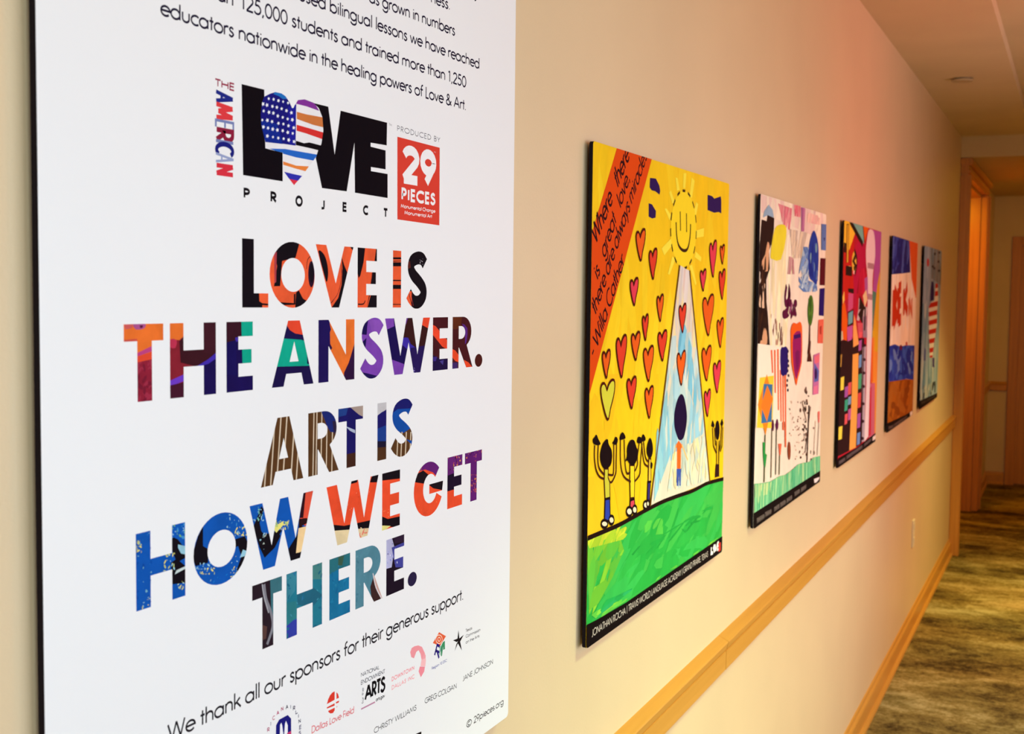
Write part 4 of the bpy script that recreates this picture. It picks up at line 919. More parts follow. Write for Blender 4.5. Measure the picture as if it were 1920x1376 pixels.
for h_ in [(117, 185, 34, 215, (214, 206, 60)), (245, 290, 18, 162, R_), (333, 373, 64, 208, O_), (622, 652, 80, 202, K_)]: pheart(*h_)
# hill
hill = [(48, 802), (120, 772), (200, 738), (260, 706), (340, 662), (420, 622), (500, 592), (560, 572), (600, 552), (640, 532), (715, 512)]
s.n = 160; s.poly(hill+[(720, 800), (100, 1210), (40, 1240)], (58, 178, 72))
hp = [(48, 810)]+hill[1:]+[(715, 790), (95, 1200), (48, 1222)]
s.dabs(hp, [(50, 178, 72), (44, 172, 68), (66, 184, 76), (56, 182, 80), (40, 168, 66)], 150, .15, .03, .25, .4, kv=.02)
s.dabs([(48, 820), (200, 760), (230, 860), (180, 980), (60, 1200)], [(112, 190, 56), (132, 196, 54), (96, 186, 62)], 40, .09, .026, .6, .6)
s.dabs([(48, 815), (240, 730), (250, 800), (60, 850)], [(206, 214, 56), (176, 206, 52)], 22, .06, .016, .4, .4)
s.dabs([(60, 1170), (200, 1110), (400, 990), (700, 790), (700, 800), (100, 1200)], [(130, 206, 66), (100, 198, 70)], 22, .09, .012, .0, .3)
s.dabs([(330, 720), (420, 700), (420, 780), (330, 790)], [(88, 194, 74)], 12, .05, .016, .3, .6)
s.dabs([(100, 1120), (200, 1080), (300, 1030), (120, 1170)], [(36, 164, 78), (44, 170, 96)], 12, .09, .014, .1, .3)
s.dabs([(250, 870), (660, 640), (660, 700), (300, 900)], [(36, 160, 64)], 14, .12, .006, .0, .3)
s.part('painted_hill', M_WASH, label='bright green painted hill')
s.line(hill, .0075, (30, 12, 12), sm=3); s.part('painted_outline', M_INK)
# people under the sun
s.zoom(*ZB)
s.poly([(480, 350), (497, 325), (516, 350), (508, 365), (506, 462), (487, 462), (488, 362)], (236, 104, 36)); s.poly([(486, 462), (508, 462), (506, 545), (500, 545), (498, 490), (495, 548), (487, 545)], (60, 84, 170))
s.line([(484, 345), (468, 420)], .005, (240, 190, 120)); s.line([(512, 345), (540, 420)], .005, (240, 190, 120))
s.poly([(488, 300), (476, 255), (476, 190), (490, 128), (508, 98), (524, 118), (536, 190), (534, 250), (520, 312), (500, 322)], (28, 10, 52), sm=3)
s.part('painted_figure', M_INK, label='small painted figure with a tall dark blue head')
BKH = (22, 8, 14)
def man(head, hands, arms, body, trouser, shoes, colb, colt, la):
    s.zoom(*ZF_)
    s.poly(body, colb); s.poly(trouser, colt)
    for a in arms: s.line(a, .0036, (70, 30, 16), sm=4)
    s.line(body, .0034, (70, 30, 16), closed=True); s.line(trouser, .004, BKH, closed=True)
    for sh_ in shoes: s.poly(ell(*sh_, n=12), (240, 220, 190)); s.line(ell(*sh_, n=12), .0045, BKH, closed=True)
    s.poly(head, BKH, sm=3)
    for h_ in hands: s.poly(h_, BKH, sm=2)
    s.part('painted_figure', M_INK, label=la)
man([(250, 540), (218, 470), (212, 370), (240, 260), (280, 205), (302, 205), (310, 255), (345, 330), (350, 430), (330, 510), (285, 545)],
    [[(140, 260), (125, 205), (150, 170), (168, 145), (190, 200), (214, 245), (200, 270)], [(355, 240), (375, 215), (392, 170), (418, 200), (405, 262), (370, 262)]],
    [[(148, 270), (145, 420), (165, 560), (205, 640), (255, 665)], [(190, 270), (185, 420), (200, 540), (262, 620)], [(405, 262), (400, 480), (395, 600), (350, 700), (320, 700)], [(372, 262), (372, 480), (368, 600), (350, 622), (305, 615)]],
    [(262, 545), (305, 545), (302, 650), (322, 700), (325, 900), (268, 900), (258, 680), (262, 620)], [(268, 905), (322, 890), (328, 1160), (260, 1165)], [(260, 1195, 38, 45), (342, 1150, 30, 50)], (206, 196, 60), (44, 66, 168), 'painted cheering figure in blue trousers')
man([(570, 505), (532, 450), (505, 465), (528, 400), (530, 300), (565, 215), (610, 215), (635, 290), (655, 340), (650, 410), (630, 470), (605, 505)],
    [[(440, 205), (450, 150), (475, 118), (500, 150), (508, 190), (470, 205)], [(650, 245), (645, 210), (660, 172), (690, 180), (700, 230), (680, 250)]],
    [[(450, 205), (450, 430), (465, 570), (500, 650), (570, 700)], [(495, 205), (500, 400), (510, 540), (530, 605), (560, 590)], [(670, 250), (650, 400), (650, 500), (620, 575)], [(705, 250), (685, 480), (680, 600), (650, 660), (610, 700)]],
    [(562, 505), (612, 505), (612, 640), (615, 700), (610, 890), (565, 895), (560, 700)], [(565, 920), (610, 900), (622, 1020), (560, 1010)], [(552, 1050, 34, 52), (615, 1030, 26, 50)], (250, 210, 40), (214, 70, 90), 'painted cheering figure in red shorts')
man([(795, 425), (765, 380), (762, 290), (795, 185), (822, 240), (830, 320), (820, 390)],
    [[(690, 230), (700, 180), (715, 140), (742, 180), (738, 220)], [(800, 480), (812, 470), (826, 495), (818, 545), (800, 540)]],
    [[(698, 230), (715, 400), (735, 490), (780, 525)], [(722, 230), (735, 360), (750, 430), (775, 465)]],
    [(784, 430), (806, 430), (806, 500), (808, 700), (775, 700), (780, 520)], [(770, 705), (800, 700), (790, 930), (762, 930)], [(745, 975, 26, 46), (770, 960, 16, 40)], (230, 190, 70), (56, 46, 120), 'painted thin cheering figure beside the beam')
s.zoom(*ZB)
s.poly(ell(686, 275, 10, 48, n=14), BKH)
for h_ in ([(655, 255), (662, 225), (672, 250), (668, 262)], [(700, 245), (708, 218), (714, 240), (708, 258)]): s.poly(h_, BKH)
for a in ([(662, 262), (666, 350), (680, 385)], [(672, 262), (676, 350)], [(706, 255), (700, 350), (692, 385)], [(712, 258), (708, 350), (700, 380)]): s.line(a, .0045, (70, 30, 16))
s.line([(682, 325), (682, 440)], .0045, BKH); s.line([(694, 325), (692, 440)], .0045, BKH); s.poly([(678, 440), (694, 440), (694, 500), (674, 505)], (50, 20, 24))
s.part('painted_figure', M_INK, label='painted cheering figure at the right edge')
s.poly([(40, 1228), (95, 1200), (240, 1115), (708, 793), (740, 770), (740, 900), (30, 1400), (30, 1232)], BAR); s.part('caption_bar', M_INK, label='black caption bar')
s.zoom(1085, 1000, 5.98)
hc = abs(s.P(1440, 205)[1]-s.P(1440, 265)[1])
text(s, 'JONATHAN ROCHA | TRAVIS WORLD LANGUAGE ACADEMY | GRAND PRAIRIE, TEXAS', (132, 1168), (1440, 262), .0125, (190, 178, 168), .14)
text(s, 'L', (1472, 245), (1494, 236), .020, (245, 240, 240), .36); text(s, 'VE', (1520, 215), (1560, 190), .020, (245, 235, 235), .26); s.poly([(1495, 160), (1510, 120), (1525, 125), (1530, 190), (1510, 220)], (240, 236, 236))
s.poly([(1560, 110), (1585, 95), (1585, 185), (1560, 210)], (216, 60, 50))
s.part('caption_lettering', stuff=True)

# ---------------------------------------------------------------- painting two: globe, tree and heart
s = painting(1)
s.faces(s.region, (245, 228, 212))
ZC = (1390, 350, 4.172); ZD = (1390, 640, 3.717); ZE = (1400, 450, 6.55)
s.zoom(*ZC)
s.dabs([(155, 60), (670, 210), (600, 400), (160, 200)], [(246, 228, 208), (238, 208, 200), (250, 232, 214), (228, 196, 190)], 60, .12, .05, PI/2, .6)
s.dabs([(200, 300), (420, 400), (340, 1376), (230, 1376)], [(252, 238, 200), (250, 234, 190), (250, 236, 214)], 60, .2, .04, PI/2, .3)
s.dabs([(290, 130), (400, 170), (380, 340), (330, 300)], [(232, 150, 160), (222, 120, 140), (236, 180, 180)], 30, .08, .02, 1.2, .5)
s.dabs([(415, 140), (470, 150), (470, 240), (420, 230)], [(226, 110, 130), (232, 140, 150)], 22, .06, .02, 1.2, .5)
s.dabs([(470, 160), (505, 165), (495, 350), (470, 350)], [(170, 96, 150), (190, 120, 160)], 26, .07, .012, PI/2, .3)
s.dabs([(380, 330), (520, 360), (470, 560), (400, 560)], [(214, 190, 168), (200, 180, 170), (232, 208, 184)], 34, .1, .02, PI/2-.4, .5)
s.dabs([(520, 200), (620, 230), (620, 300), (520, 280)], [(236, 180, 176), (240, 196, 184)], 24, .07, .03, .3, .8)
s.part('painted_background', M_WASH)
s.poly([(180, 190), (215, 140), (245, 180), (255, 240), (200, 225), (170, 240)], (150, 176, 204)); 
DK = (40, 22, 18)
s.poly([(160, 255), (200, 270), (205, 220), (258, 245), (255, 330), (235, 450), (215, 500), (222, 640), (190, 740), (195, 900), (205, 1000), (220, 1240), (120, 1240), (125, 900), (140, 500)], DK)
SKN = (226, 170, 130)
s.poly([(205, 430), (220, 460), (215, 510), (205, 660), (165, 640), (160, 580), (185, 530)], SKN, sm=2); s.poly([(140, 660), (158, 690), (150, 740), (140, 760)], (240, 226, 214))
s.poly([(175, 750), (190, 790), (180, 850), (190, 940), (150, 945), (135, 920), (150, 820)], (236, 200, 170), sm=2); s.poly([(175, 1105), (195, 1130), (198, 1230), (140, 1232), (160, 1180)], SKN, sm=2)
s.dabs([(150, 500), (190, 500), (200, 1200), (130, 1200)], [(70, 40, 24), (50, 30, 20), (30, 14, 14)], 24, .06, .02, PI/2, .4)
s.part('painted_dark_shape', M_WASH, label='dark brown shape down the left edge')
s.poly([(262, 330), (290, 300), (330, 295), (352, 320), (350, 400), (310, 570), (240, 565), (228, 540), (240, 430)], (240, 222, 54), sm=2)
s.part('painted_yellow_patch', M_WASH, label='yellow painted patch')
s.zoom(*ZE)
s.dabs([(700, 80), (770, 90), (760, 500), (870, 540), (870, 640), (700, 640), (640, 580), (640, 400)], [(150, 176, 212), (120, 150, 204), (180, 200, 220), (96, 130, 196)], 110, .11, .016, .3, .7)
s.zoom(*ZC)
s.poly([(565, 345), (590, 380), (606, 480), (605, 620), (592, 760), (560, 740), (532, 700), (524, 560), (535, 440)], (36, 60, 160), sm=3)
for c_ in ((545, 560, 8, 45), (588, 480, 8, 40), (568, 630, 8, 40), (590, 690, 8, 40)): s.poly(ell(*c_, n=10), (120, 160, 180))
s.dabs([(535, 440), (600, 440), (600, 740), (535, 700)], [(50, 80, 180), (26, 44, 140)], 22, .05, .012, PI/2, .4)
s.part('painted_globe', M_WASH, label='blue globe with pale clouds')
s.zoom(*ZE)
PM = (92, 16, 60)
s.line([(488, 560), (470, 700), (480, 780), (510, 740), (520, 610), (525, 700), (500, 850), (470, 900)], .019, PM, sm=3)
s.poly([(440, 880), (470, 860), (520, 930), (470, 970), (440, 950)], PM, sm=2); s.line([(510, 760), (540, 780), (550, 960)], .02, PM); s.line([(560, 780), (520, 900)], .012, (150, 80, 120)); s.line([(565, 930), (575, 790)], .012, PM)
s.poly(ell(598, 780, 20, 50, n=12), PM); s.line([(580, 930), (590, 850), (605, 930)], .014, PM); s.poly(ell(600, 915, 12, 25, n=10), PM)
s.part('painted_word', M_INK, label='dark purple painted cursive word')
s.dabs([(520, 200), (575, 220), (585, 420), (500, 420)], [(190, 130, 140), (214, 170, 168)], 20, .07, .012, PI/2, .3)
s.dabs([(290, 900), (440, 1060), (440, 1290), (350, 1290), (300, 1060)], [(110, 50, 50), (150, 90, 80), (200, 150, 130)], 26, .035, .012, PI/2, .4)
s.part('painted_marks', M_INK, stuff=True)
GR = (70, 112, 36)
s.poly([(790, 680), (812, 720), (822, 850), (805, 1000), (780, 1060), (755, 1000), (748, 860), (768, 720)], GR, sm=3); s.dabs([(760, 720), (812, 720), (805, 1000), (760, 1000)], [(88, 130, 44), (50, 92, 30)], 24, .04, .02, 1.2, .6)
s.poly([(768, 1040), (780, 1040), (776, 1376), (800, 1500), (740, 1500), (755, 1376)], (74, 30, 22)); s.part('painted_tree', M_WASH, label='small painted tree with green crown')
s.zoom(*ZC)
s.poly([(383, 1180), (385, 1110), (405, 1065), (432, 1075), (455, 1058), (472, 1090), (474, 1200), (470, 1376), (440, 1500), (425, 1560), (410, 1490), (388, 1376)], (236, 96, 30), sm=2)
s.poly([(405, 1160), (455, 1130), (466, 1200), (462, 1376), (440, 1460), (425, 1510), (408, 1440), (398, 1300)], (150, 26, 100), sm=2); s.poly([(405, 1165), (460, 1150), (462, 1180), (410, 1195)], (60, 18, 100)); s.poly([(418, 1300), (450, 1290), (445, 1400), (428, 1440)], (120, 20, 90), sm=2)
s.part('painted_heart', M_INK, label='tall orange and purple painted heart')
for pl, c_ in (([(630, 290), (668, 295), (664, 500), (628, 495)], (96, 122, 186)), ([(622, 560), (662, 562), (654, 775), (615, 772)], (88, 12, 30)), ([(615, 800), (654, 795), (645, 1015), (608, 1010)], (34, 16, 104)),
               ([(603, 1045), (645, 1040), (638, 1230), (596, 1228)], (228, 104, 84)), ([(612, 1100), (628, 1090), (625, 1160), (612, 1155)], (170, 50, 40)), ([(645, 400), (658, 400), (650, 430)], (30, 30, 90))): s.poly(pl, c_)
s.part('painted_side_squares', M_WASH, label='column of blue, maroon, navy and coral squares')
s.zoom(*ZD)
s.poly([(100, 12), (300, 42), (292, 200), (300, 560), (90, 600)], (250, 240, 222))
for x0, x1, y0, y1 in ((195, 222, 60, 220), (218, 240, 60, 360), (240, 262, 55, 480), (258, 280, 200, 560), (275, 296, 220, 620), (292, 312, 200, 740)):
    s.poly([(x0+4, y0), (x0+16, y0), (x1-4, y1), (x1-14, y1)], (232, 104, 62))
s.poly([(268, 60), (290, 42), (320, 52), (318, 215), (300, 236), (270, 228)], (36, 18, 106), sm=2)
for k in range(9): s.poly(ell(318+R2.uniform(-4, 8), 70+k*34, 5, 12, n=6), (40, 20, 60))
s.part('painted_flag', M_INK, label='orange stripes beside a dark blue block')
s.poly([(122, 252), (222, 238), (210, 605), (100, 600)], (248, 212, 60)); s.poly([(172, 228), (215, 400), (162, 655), (108, 440)], (238, 142, 36)); s.poly([(150, 295), (212, 300), (205, 560), (132, 570)], (60, 116, 170)); s.poly([(175, 305), (214, 400), (172, 560), (130, 450)], (244, 130, 42))
s.part('painted_diamond', M_INK, label='orange diamond on blue and yellow squares')
s.line([(160, 650), (152, 980)], .010, (90, 96, 60)); s.line([(208, 600), (200, 950)], .008, (110, 100, 70)); s.line([(240, 600), (233, 930)], .008, (70, 80, 50)); s.line([(262, 790), (258, 930)], .010, (120, 120, 90))
s.poly([(143, 700), (158, 705), (160, 780), (172, 790), (160, 880), (150, 860), (145, 800)], (44, 150, 70)); s.poly(ell(213, 585, 9, 42, n=10), (80, 18, 60)); s.poly(ell(243, 580, 10, 40, n=10), (90, 20, 70)); s.poly([(252, 715), (275, 715), (268, 790), (260, 800)], (228, 104, 74))
s.poly(ell(328, 765, 11, 65, n=12), (140, 66, 40)); s.part('painted_flowers', M_INK, label='row of thin painted flowers', stuff=True)
R3 = random.Random(5)
for k in range(46):
    y = R3.uniform(330, 850); x = 450+R3.gauss(0, 1)*(4+abs(y-350)*.055)
    s.poly(ell(x, y, R3.uniform(2, 6), R3.uniform(6, 16), n=6), R3.choice([(40, 24, 20), (90, 60, 50), (120, 90, 80)]))
s.line([(470, 450), (452, 890)], .012, (50, 30, 26)); s.line([(480, 460), (440, 780)], .007, (70, 46, 40)); s.line([(420, 420), (450, 560)], .005, (120, 96, 80))
for k in range(40):
    s.poly(ell(R3.uniform(330, 440), R3.uniform(420, 840), 2.5, 7, n=5), R3.choice([(150, 120, 110), (110, 80, 70), (200, 170, 150)]))
s.part('painted_bare_tree', M_INK, label='speckled bare painted tree', stuff=True)
s.poly([(502, 100), (545, 82), (535, 370), (495, 378)], (196, 110, 170)); s.poly([(505, 150), (540, 210), (535, 280), (505, 290)], (90, 100, 180)); s.poly(ell(516, 230, 10, 40, n=10), (60, 20, 90)); s.poly([(507, 110), (543, 90), (540, 150), (510, 160)], (228, 110, 130)); s.poly([(500, 320), (530, 310), (528, 368), (498, 372)], (226, 120, 160))
s.poly([(470, 0), (482, 0), (478, 70), (458, 95)], (74, 30, 22)); s.poly([(530, 500), (545, 490), (542, 570), (534, 575)], (232, 120, 110)); s.line([(538, 575), (525, 800)], .007, (110, 110, 90)); s.line([(515, 560), (500, 800)], .006, (150, 140, 120))
s.part('painted_corner_square', M_INK, label='small purple and pink square')
grass = [(85, 990), (150, 985), (200, 975), (260, 940), (300, 932), (340, 905), (390, 862), (430, 850), (470, 845), (500, 815), (545, 805), (545, 910), (80, 1195)]
s.poly(grass, (120, 204, 150))
s.dabs(grass, [(90, 190, 140), (150, 218, 160), (110, 200, 146), (74, 176, 124), (176, 224, 160)], 110, .10, .012, PI/2, .15)
s.dabs([(85, 1000), (200, 980), (190, 1060), (85, 1090)], [(200, 226, 160)], 16, .06, .014, PI/2, .15)
s.part('painted_grass', M_WASH, label='pale green painted grass')
s.poly([(70, 1200), (84, 1190), (545, 908), (560, 900), (560, 1020), (60, 1330), (60, 1205)], BAR); s.part('caption_bar', M_INK, label='black caption bar')
s.zoom(1405, 900, 13.71)
words(s, [((150, 1105), (345, 985)), ((365, 950), (530, 865)), ((600, 820), (735, 730)), ((755, 715), (900, 625)), ((925, 605), (1065, 510)), ((1130, 440), (1265, 350)), ((1295, 335), (1435, 240))], .0115, (150, 136, 130))
s.poly([(1640, 0), (1780, -50), (1770, 10), (1700, 90), (1650, 100)], (240, 224, 226)); s.part('caption_lettering', stuff=True)

# ---------------------------------------------------------------- painting three: patchwork
s = painting(2)
s.faces(s.region, (176, 26, 50))
ZG = (1560, 400, 5.733); ZH = (1560, 630, 5.29)
s.zoom(*ZG)
s.dabs([(130, 400), (370, 300), (360, 900), (130, 900)], [(180, 24, 60), (150, 20, 44), (196, 34, 70)], 50, .14, .05, PI/2, .5)
s.poly([(110, 400), (180, 420), (230, 220), (250, 900), (110, 1000)], (190, 36, 30)); s.poly([(270, 320), (365, 330), (370, 600), (300, 640), (260, 900), (240, 1100), (225, 700)], (176, 22, 70))
s.part('painted_background', M_WASH)
s.poly([(115, 70), (185, 85), (250, 210), (180, 420), (110, 380)], (240, 196, 56)); s.line([(165, 120), (158, 560)], .045, (90, 50, 20)); s.line([(166, 130), (160, 560)], .022, (226, 180, 56))
s.poly([(190, 85), (335, 120), (345, 340), (250, 210)], (120, 178, 168)); s.poly([(335, 125), (400, 145), (350, 330)], (226, 96, 24)); s.line([(188, 80), (332, 345)], .02, DK); s.line([(335, 125), (350, 320)], .012, DK)
s.part('painted_triangles', M_WASH, label='yellow, teal and orange triangles')
s.poly([(435, 170), (545, 190), (545, 300), (520, 640), (480, 880), (440, 900), (465, 500), (470, 300)], (172, 80, 160)); s.part('painted_band', M_WASH); s.poly([(350, 730), (390, 700), (390, 940), (355, 900)], (170, 90, 160)); s.part('painted_band', M_WASH)
s.poly([(520, 640), (530, 900), (515, 1376), (430, 1376), (470, 1000), (490, 800)], (214, 160, 40)); s.poly([(440, 860), (480, 880), (450, 1150), (430, 1376), (410, 1376), (420, 1000)], (84, 130, 110)); s.poly([(330, 920), (370, 850), (380, 960), (350, 1050)], (226, 200, 150))
s.part('painted_bands', M_WASH, stuff=True)
s.zoom(*ZH)
s.poly([(400, -20), (475, -20), (470, 195), (395, 200)], (216, 164, 36)); s.poly([(385, 60), (420, 40), (420, 180), (470, 200), (440, 900), (430, 960), (400, 980), (420, 500), (380, 490)], (230, 140, 52)); s.poly([(385, 60), (405, 50), (400, 480), (378, 490)], (222, 96, 40)); s.poly([(372, 500), (420, 490), (410, 990), (355, 1010)], (196, 96, 120)); s.poly([(368, 560), (385, 520), (375, 985), (352, 1000)], (190, 40, 60))
s.part('painted_bands', M_WASH, stuff=True)
s.zoom(*ZG)
s.poly([(425, 165), (455, 190), (470, 300), (470, 480), (450, 620), (438, 760), (435, 930), (425, 1376), (375, 1376), (385, 930), (385, 720), (370, 560), (368, 400), (385, 250), (400, 180)], (228, 206, 212), sm=2); s.line([(385, 580), (455, 590)], .02, (170, 130, 140)); s.line([(385, 925), (435, 935)], .02, (170, 130, 140))
s.zoom(*ZH); s.poly([(345, -60), (398, -60), (370, 500), (350, 1000), (310, 1050), (335, 500)], (228, 208, 214))
s.part('painted_spoon', M_INK, label='long pale spoon shape')
s.zoom(*ZG)
s.poly([(285, 950), (320, 980), (330, 1020), (380, 1050), (370, 1150), (330, 1170), (300, 1150), (285, 1200), (262, 1190), (280, 1080)], (200, 180, 186)); s.line([(290, 1000), (330, 1060), (300, 1120), (330, 1160)], .05, DK)
s.part('painted_figure', M_WASH, label='pale grey curled figure')
s.poly([(235, 430), (258, 500), (262, 580), (240, 650), (215, 640), (212, 500)], (226, 190, 70), sm=2); s.line([(250, 480), (225, 540), (250, 590), (230, 640)], .022, DK); s.poly([(225, 645), (245, 650), (240, 690), (222, 680)], (240, 180, 170)); s.line([(238, 420), (262, 500), (262, 600), (240, 690)], .016, DK, sm=2)
s.poly([(150, 600), (195, 598), (192, 645), (148, 640)], (206, 206, 110)); s.line([(140, 650), (210, 660)], .03, DK); s.line([(120, 390), (145, 400)], .03, DK)
s.part('painted_medallion', M_INK, label='yellow oval medallion with dark outline')
s.poly([(95, 1050), (130, 1000), (160, 1200), (150, 1376), (100, 1376)], (222, 92, 20)); s.poly([(105, 950), (125, 880), (128, 980), (110, 1030)], (240, 200, 90))
s.poly([(165, 850), (230, 850), (228, 905), (170, 890)], DK); s.poly([(170, 900), (225, 905), (220, 1060), (165, 1110)], (196, 80, 130)); s.poly([(165, 1105), (228, 1075), (222, 1240), (160, 1270)], DK); s.poly([(170, 1120), (220, 1090), (215, 1220), (168, 1250)], (110, 164, 176))
s.poly([(160, 1270), (215, 1250), (215, 1376), (160, 1376)], (186, 84, 150)); s.poly([(232, 1130), (250, 1200), (270, 1376), (220, 1376)], (236, 158, 90)); s.poly([(270, 1220), (325, 1220), (320, 1376), (280, 1376)], (206, 84, 100)); s.poly([(325, 1150), (372, 1140), (375, 1376), (330, 1376)], (150, 120, 140)); s.line([(355, 1040), (345, 1300)], .03, DK)
s.part('painted_patches', M_INK, label='small coloured patches')
s.zoom(*ZH)
s.poly([(60, 100), (200, 70), (300, 60), (310, 60), (280, 1070), (160, 1140), (40, 1200)], (44, 20, 24)); s.poly([(85, 0), (110, 0), (105, 80), (85, 95)], (200, 190, 160)); s.poly([(95, -40), (145, -40), (140, 95), (105, 80)], (224, 90, 24)); s.poly([(145, -40), (195, -40), (190, 80), (148, 100)], (190, 84, 160))
s.poly([(205, -60), (235, -60), (262, 120), (205, 155)], (238, 164, 90)); s.poly([(262, 0), (300, 0), (290, 50), (265, 60)], (226, 90, 100)); s.poly([(200, 225), (258, 208), (245, 700), (228, 1105), (165, 1135), (190, 600)], (238, 160, 76))
for x0, x1, y0, y1, c_ in ((262, 292, 75, 190, (170, 84, 160)), (262, 290, 220, 355, (110, 150, 200)), (256, 288, 405, 560, (76, 160, 120)), (250, 282, 585, 740, (206, 70, 70)), (245, 276, 780, 930, (166, 84, 166)), (242, 272, 960, 1085, (110, 140, 200)),
                           (82, 115, 440, 580, (240, 214, 76)), (58, 98, 910, 1045, (240, 214, 76)), (122, 155, 530, 645, (160, 84, 166)), (155, 188, 490, 620, (214, 84, 84)), (122, 152, 655, 775, (60, 160, 130)), (155, 186, 625, 715, (110, 150, 190)), (122, 150, 790, 900, (220, 84, 90)), (155, 184, 740, 860, (180, 84, 150)), (74, 92, 225, 360, (196, 150, 70))):
    s.poly([(x0, y0+14), (x1, y0), (x1-6, y1-14), (x0-4, y1)], c_)
s.poly([(300, 150), (335, 130), (312, 1040), (280, 1060)], (176, 156, 170))
for y in (130, 270, 400, 530, 695, 860, 1020): s.poly(ell(318-(y-130)*.03, y, 16, 16, n=8), (50, 16, 30))
s.line([(312, 60), (282, 1060)], .02, (50, 16, 30))
s.part('painted_tower', M_INK, label='dark tower of coloured squares')
s.zoom(1560, 800, 15.29)
s.poly([(150, 1040), (165, 900), (370, 780), (700, 590), (1230, 175), (1400, 60), (1400, 600), (60, 1400), (60, 1000)], BAR); s.part('caption_bar', M_INK, label='black caption bar')
words(s, [((185, 1070), (355, 960)), ((400, 920), (840, 610)), ((890, 580), (1085, 410))], .0115, (140, 120, 124)); s.poly([(1135, 300), (1215, 240), (1215, 340), (1135, 405)], (236, 214, 206)); s.part('caption_lettering', stuff=True)

# ---------------------------------------------------------------- painting four: BE KIND
s = painting(3)
s.faces(s.region, (246, 224, 200))
ZK = (1640, 420, 3.44)
s.zoom(*ZK)
s.dabs([(108, 320), (230, 320), (262, 480), (250, 780), (98, 780)], [(248, 228, 206), (244, 216, 186), (250, 232, 214)], 40, .2, .08, PI/2, .3); s.part('painted_background', M_WASH)
s.poly([(105, 55), (228, 100), (232, 310), (180, 318), (106, 326)], (40, 40, 130)); s.dabs([(112, 70), (226, 105), (228, 310), (110, 322)], [(30, 34, 120), (60, 70, 160), (36, 30, 110), (80, 96, 176)], 50, .16, .05, .8, .8); s.part('painted_sky_block', M_WASH, label='dark blue painted block')
s.poly([(226, 98), (300, 118), (300, 480), (266, 475), (240, 350)], (226, 92, 40)); s.part('painted_orange_band', M_INK, label='orange painted wedge')
s.poly([(96, 792), (130, 780), (165, 795), (200, 785), (270, 785), (270, 1010), (200, 1000), (150, 1025), (90, 1020)], (40, 60, 170)); s.dabs([(96, 795), (258, 785), (250, 1000), (95, 1015)], [(50, 76, 186), (30, 46, 150), (60, 96, 196), (110, 140, 210)], 60, .16, .05, 0, .6); s.part('painted_blue_band', M_WASH, label='bright blue painted band')
s.poly([(85, 1022), (160, 1010), (200, 1002), (270, 1008), (270, 1215), (75, 1300)], (156, 84, 24)); s.dabs([(90, 1022), (245, 1005), (240, 1200), (82, 1290)], [(170, 96, 26), (140, 72, 20), (176, 104, 36)], 40, .2, .06, .3, .6); s.part('painted_brown_band', M_WASH, label='brown painted band')
RDK = (196, 54, 26)
s.line([(128, 425), (122, 660)], .10, RDK); s.line([(128, 430), (142, 470), (128, 540), (142, 590), (122, 650)], .055, RDK)
s.part('painted_letter'); s.line([(155, 410), (153, 640)], .07, RDK); s.line([(155, 420), (172, 405)], .05, RDK); s.line([(153, 520), (170, 505)], .05, RDK); s.line([(153, 630), (170, 615)], .05, RDK)
s.part('painted_letter'); s.line([(190, 420), (188, 590)], .05, RDK); s.line([(212, 400), (192, 500), (212, 570)], .05, RDK)
s.part('painted_letter'); s.line([(222, 480), (222, 590)], .045, (214, 110, 80)); s.line([(222, 490), (240, 580), (240, 480)], .04, (214, 110, 80)); s.part('painted_letter', label='pale red painted letter'); s.poly(ell(168, 800, 8, 18, n=8), (110, 20, 40)); s.poly(ell(205, 775, 6, 14, n=8), (190, 60, 50))
s.part('painted_dots', stuff=True)
s.poly([(70, 1310), (80, 1285), (200, 1228), (280, 1175), (280, 1300), (60, 1400)], BAR); s.part('caption_bar', M_INK, label='black caption bar')
words(s, [((88, 1325), (118, 1310)), ((124, 1305), (205, 1250))], .0115, (140, 120, 116)); s.poly([(224, 1215), (240, 1203), (240, 1225), (226, 1238)], (240, 230, 226)); s.part('caption_lettering', stuff=True)

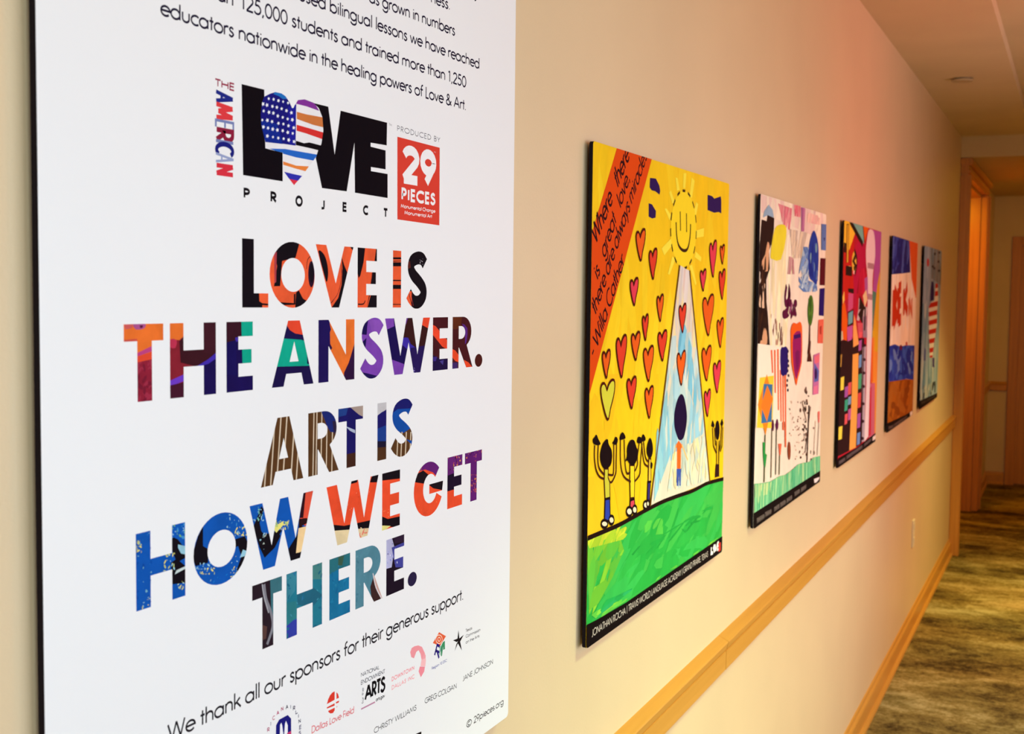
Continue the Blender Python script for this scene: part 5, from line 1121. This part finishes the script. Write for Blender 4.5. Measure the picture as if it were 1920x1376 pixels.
# ---------------------------------------------------------------- painting five: striped heart on blue
s = painting(4, .012)
s.faces(s.region, (150, 174, 200))
ZM = (1720, 440, 7.65)
s.zoom(*ZM)
s.dabs([(115, 150), (350, 230), (330, 1376), (70, 1376)], [(140, 166, 200), (168, 184, 206), (120, 150, 180), (150, 168, 190)], 60, .25, .07, PI/2, .3)
s.dabs([(200, 170), (350, 220), (330, 700), (200, 600)], [(130, 136, 150), (150, 150, 164), (120, 136, 150)], 30, .18, .06, PI/2, .5)
s.zoom(*ZK)
s.dabs([(310, 500), (420, 500), (395, 1080), (290, 1150)], [(110, 150, 176), (150, 180, 200), (90, 130, 160), (180, 196, 204)], 60, .25, .06, PI/2, .3)
s.dabs([(290, 1050), (400, 1000), (395, 1080), (290, 1140)], [(60, 70, 80), (180, 190, 190), (40, 50, 60)], 26, .08, .04, 1, 1)
s.part('painted_background', M_WASH)
s.zoom(*ZM)
s.poly(ell(155, 385, 16, 60, n=12), (200, 60, 70))
for x, y in ((250, 268), (310, 250), (300, 375), (220, 440), (240, 465), (305, 500)): s.poly(ell(x, y, 14, 18, n=8), (40, 24, 40))
s.part('painted_marks', M_INK, stuff=True)
s.poly([(205, 640), (230, 660), (240, 800), (235, 905), (185, 930), (190, 760)], (36, 20, 90)); s.zoom(*ZK); s.poly([(322, 780), (330, 800), (328, 870), (318, 870)], (50, 60, 140)); s.poly([(372, 850), (386, 850), (384, 915), (372, 910)], (60, 50, 120))
s.part('painted_blue_marks', M_INK, label='dark blue painted marks', stuff=True)
s.zoom(*ZK)
hz_ = [(392, 372), (406, 375), (408, 470), (402, 540), (400, 640), (385, 740), (372, 850), (355, 850), (350, 700), (350, 520), (362, 495), (385, 480)]
hr = tri([s.pts(hz_)])
s.poly(hz_, (230, 220, 216))
for y in (375, 425, 490, 545, 600, 660, 720, 780, 830): s.poly([(340, y+12), (415, y-10), (415, y+22), (340, y+42)], (190, 40, 32), clipto=hr)
s.part('painted_striped_heart', M_INK, label='red and white striped painted heart')
s.poly([(280, 1165), (290, 1140), (400, 1085), (430, 1050), (430, 1150), (270, 1250)], BAR); s.part('caption_bar', M_INK, label='black caption bar')
words(s, [((300, 1165), (330, 1150)), ((336, 1146), (390, 1112))], .0115, (90, 80, 80)); s.part('caption_lettering', stuff=True)
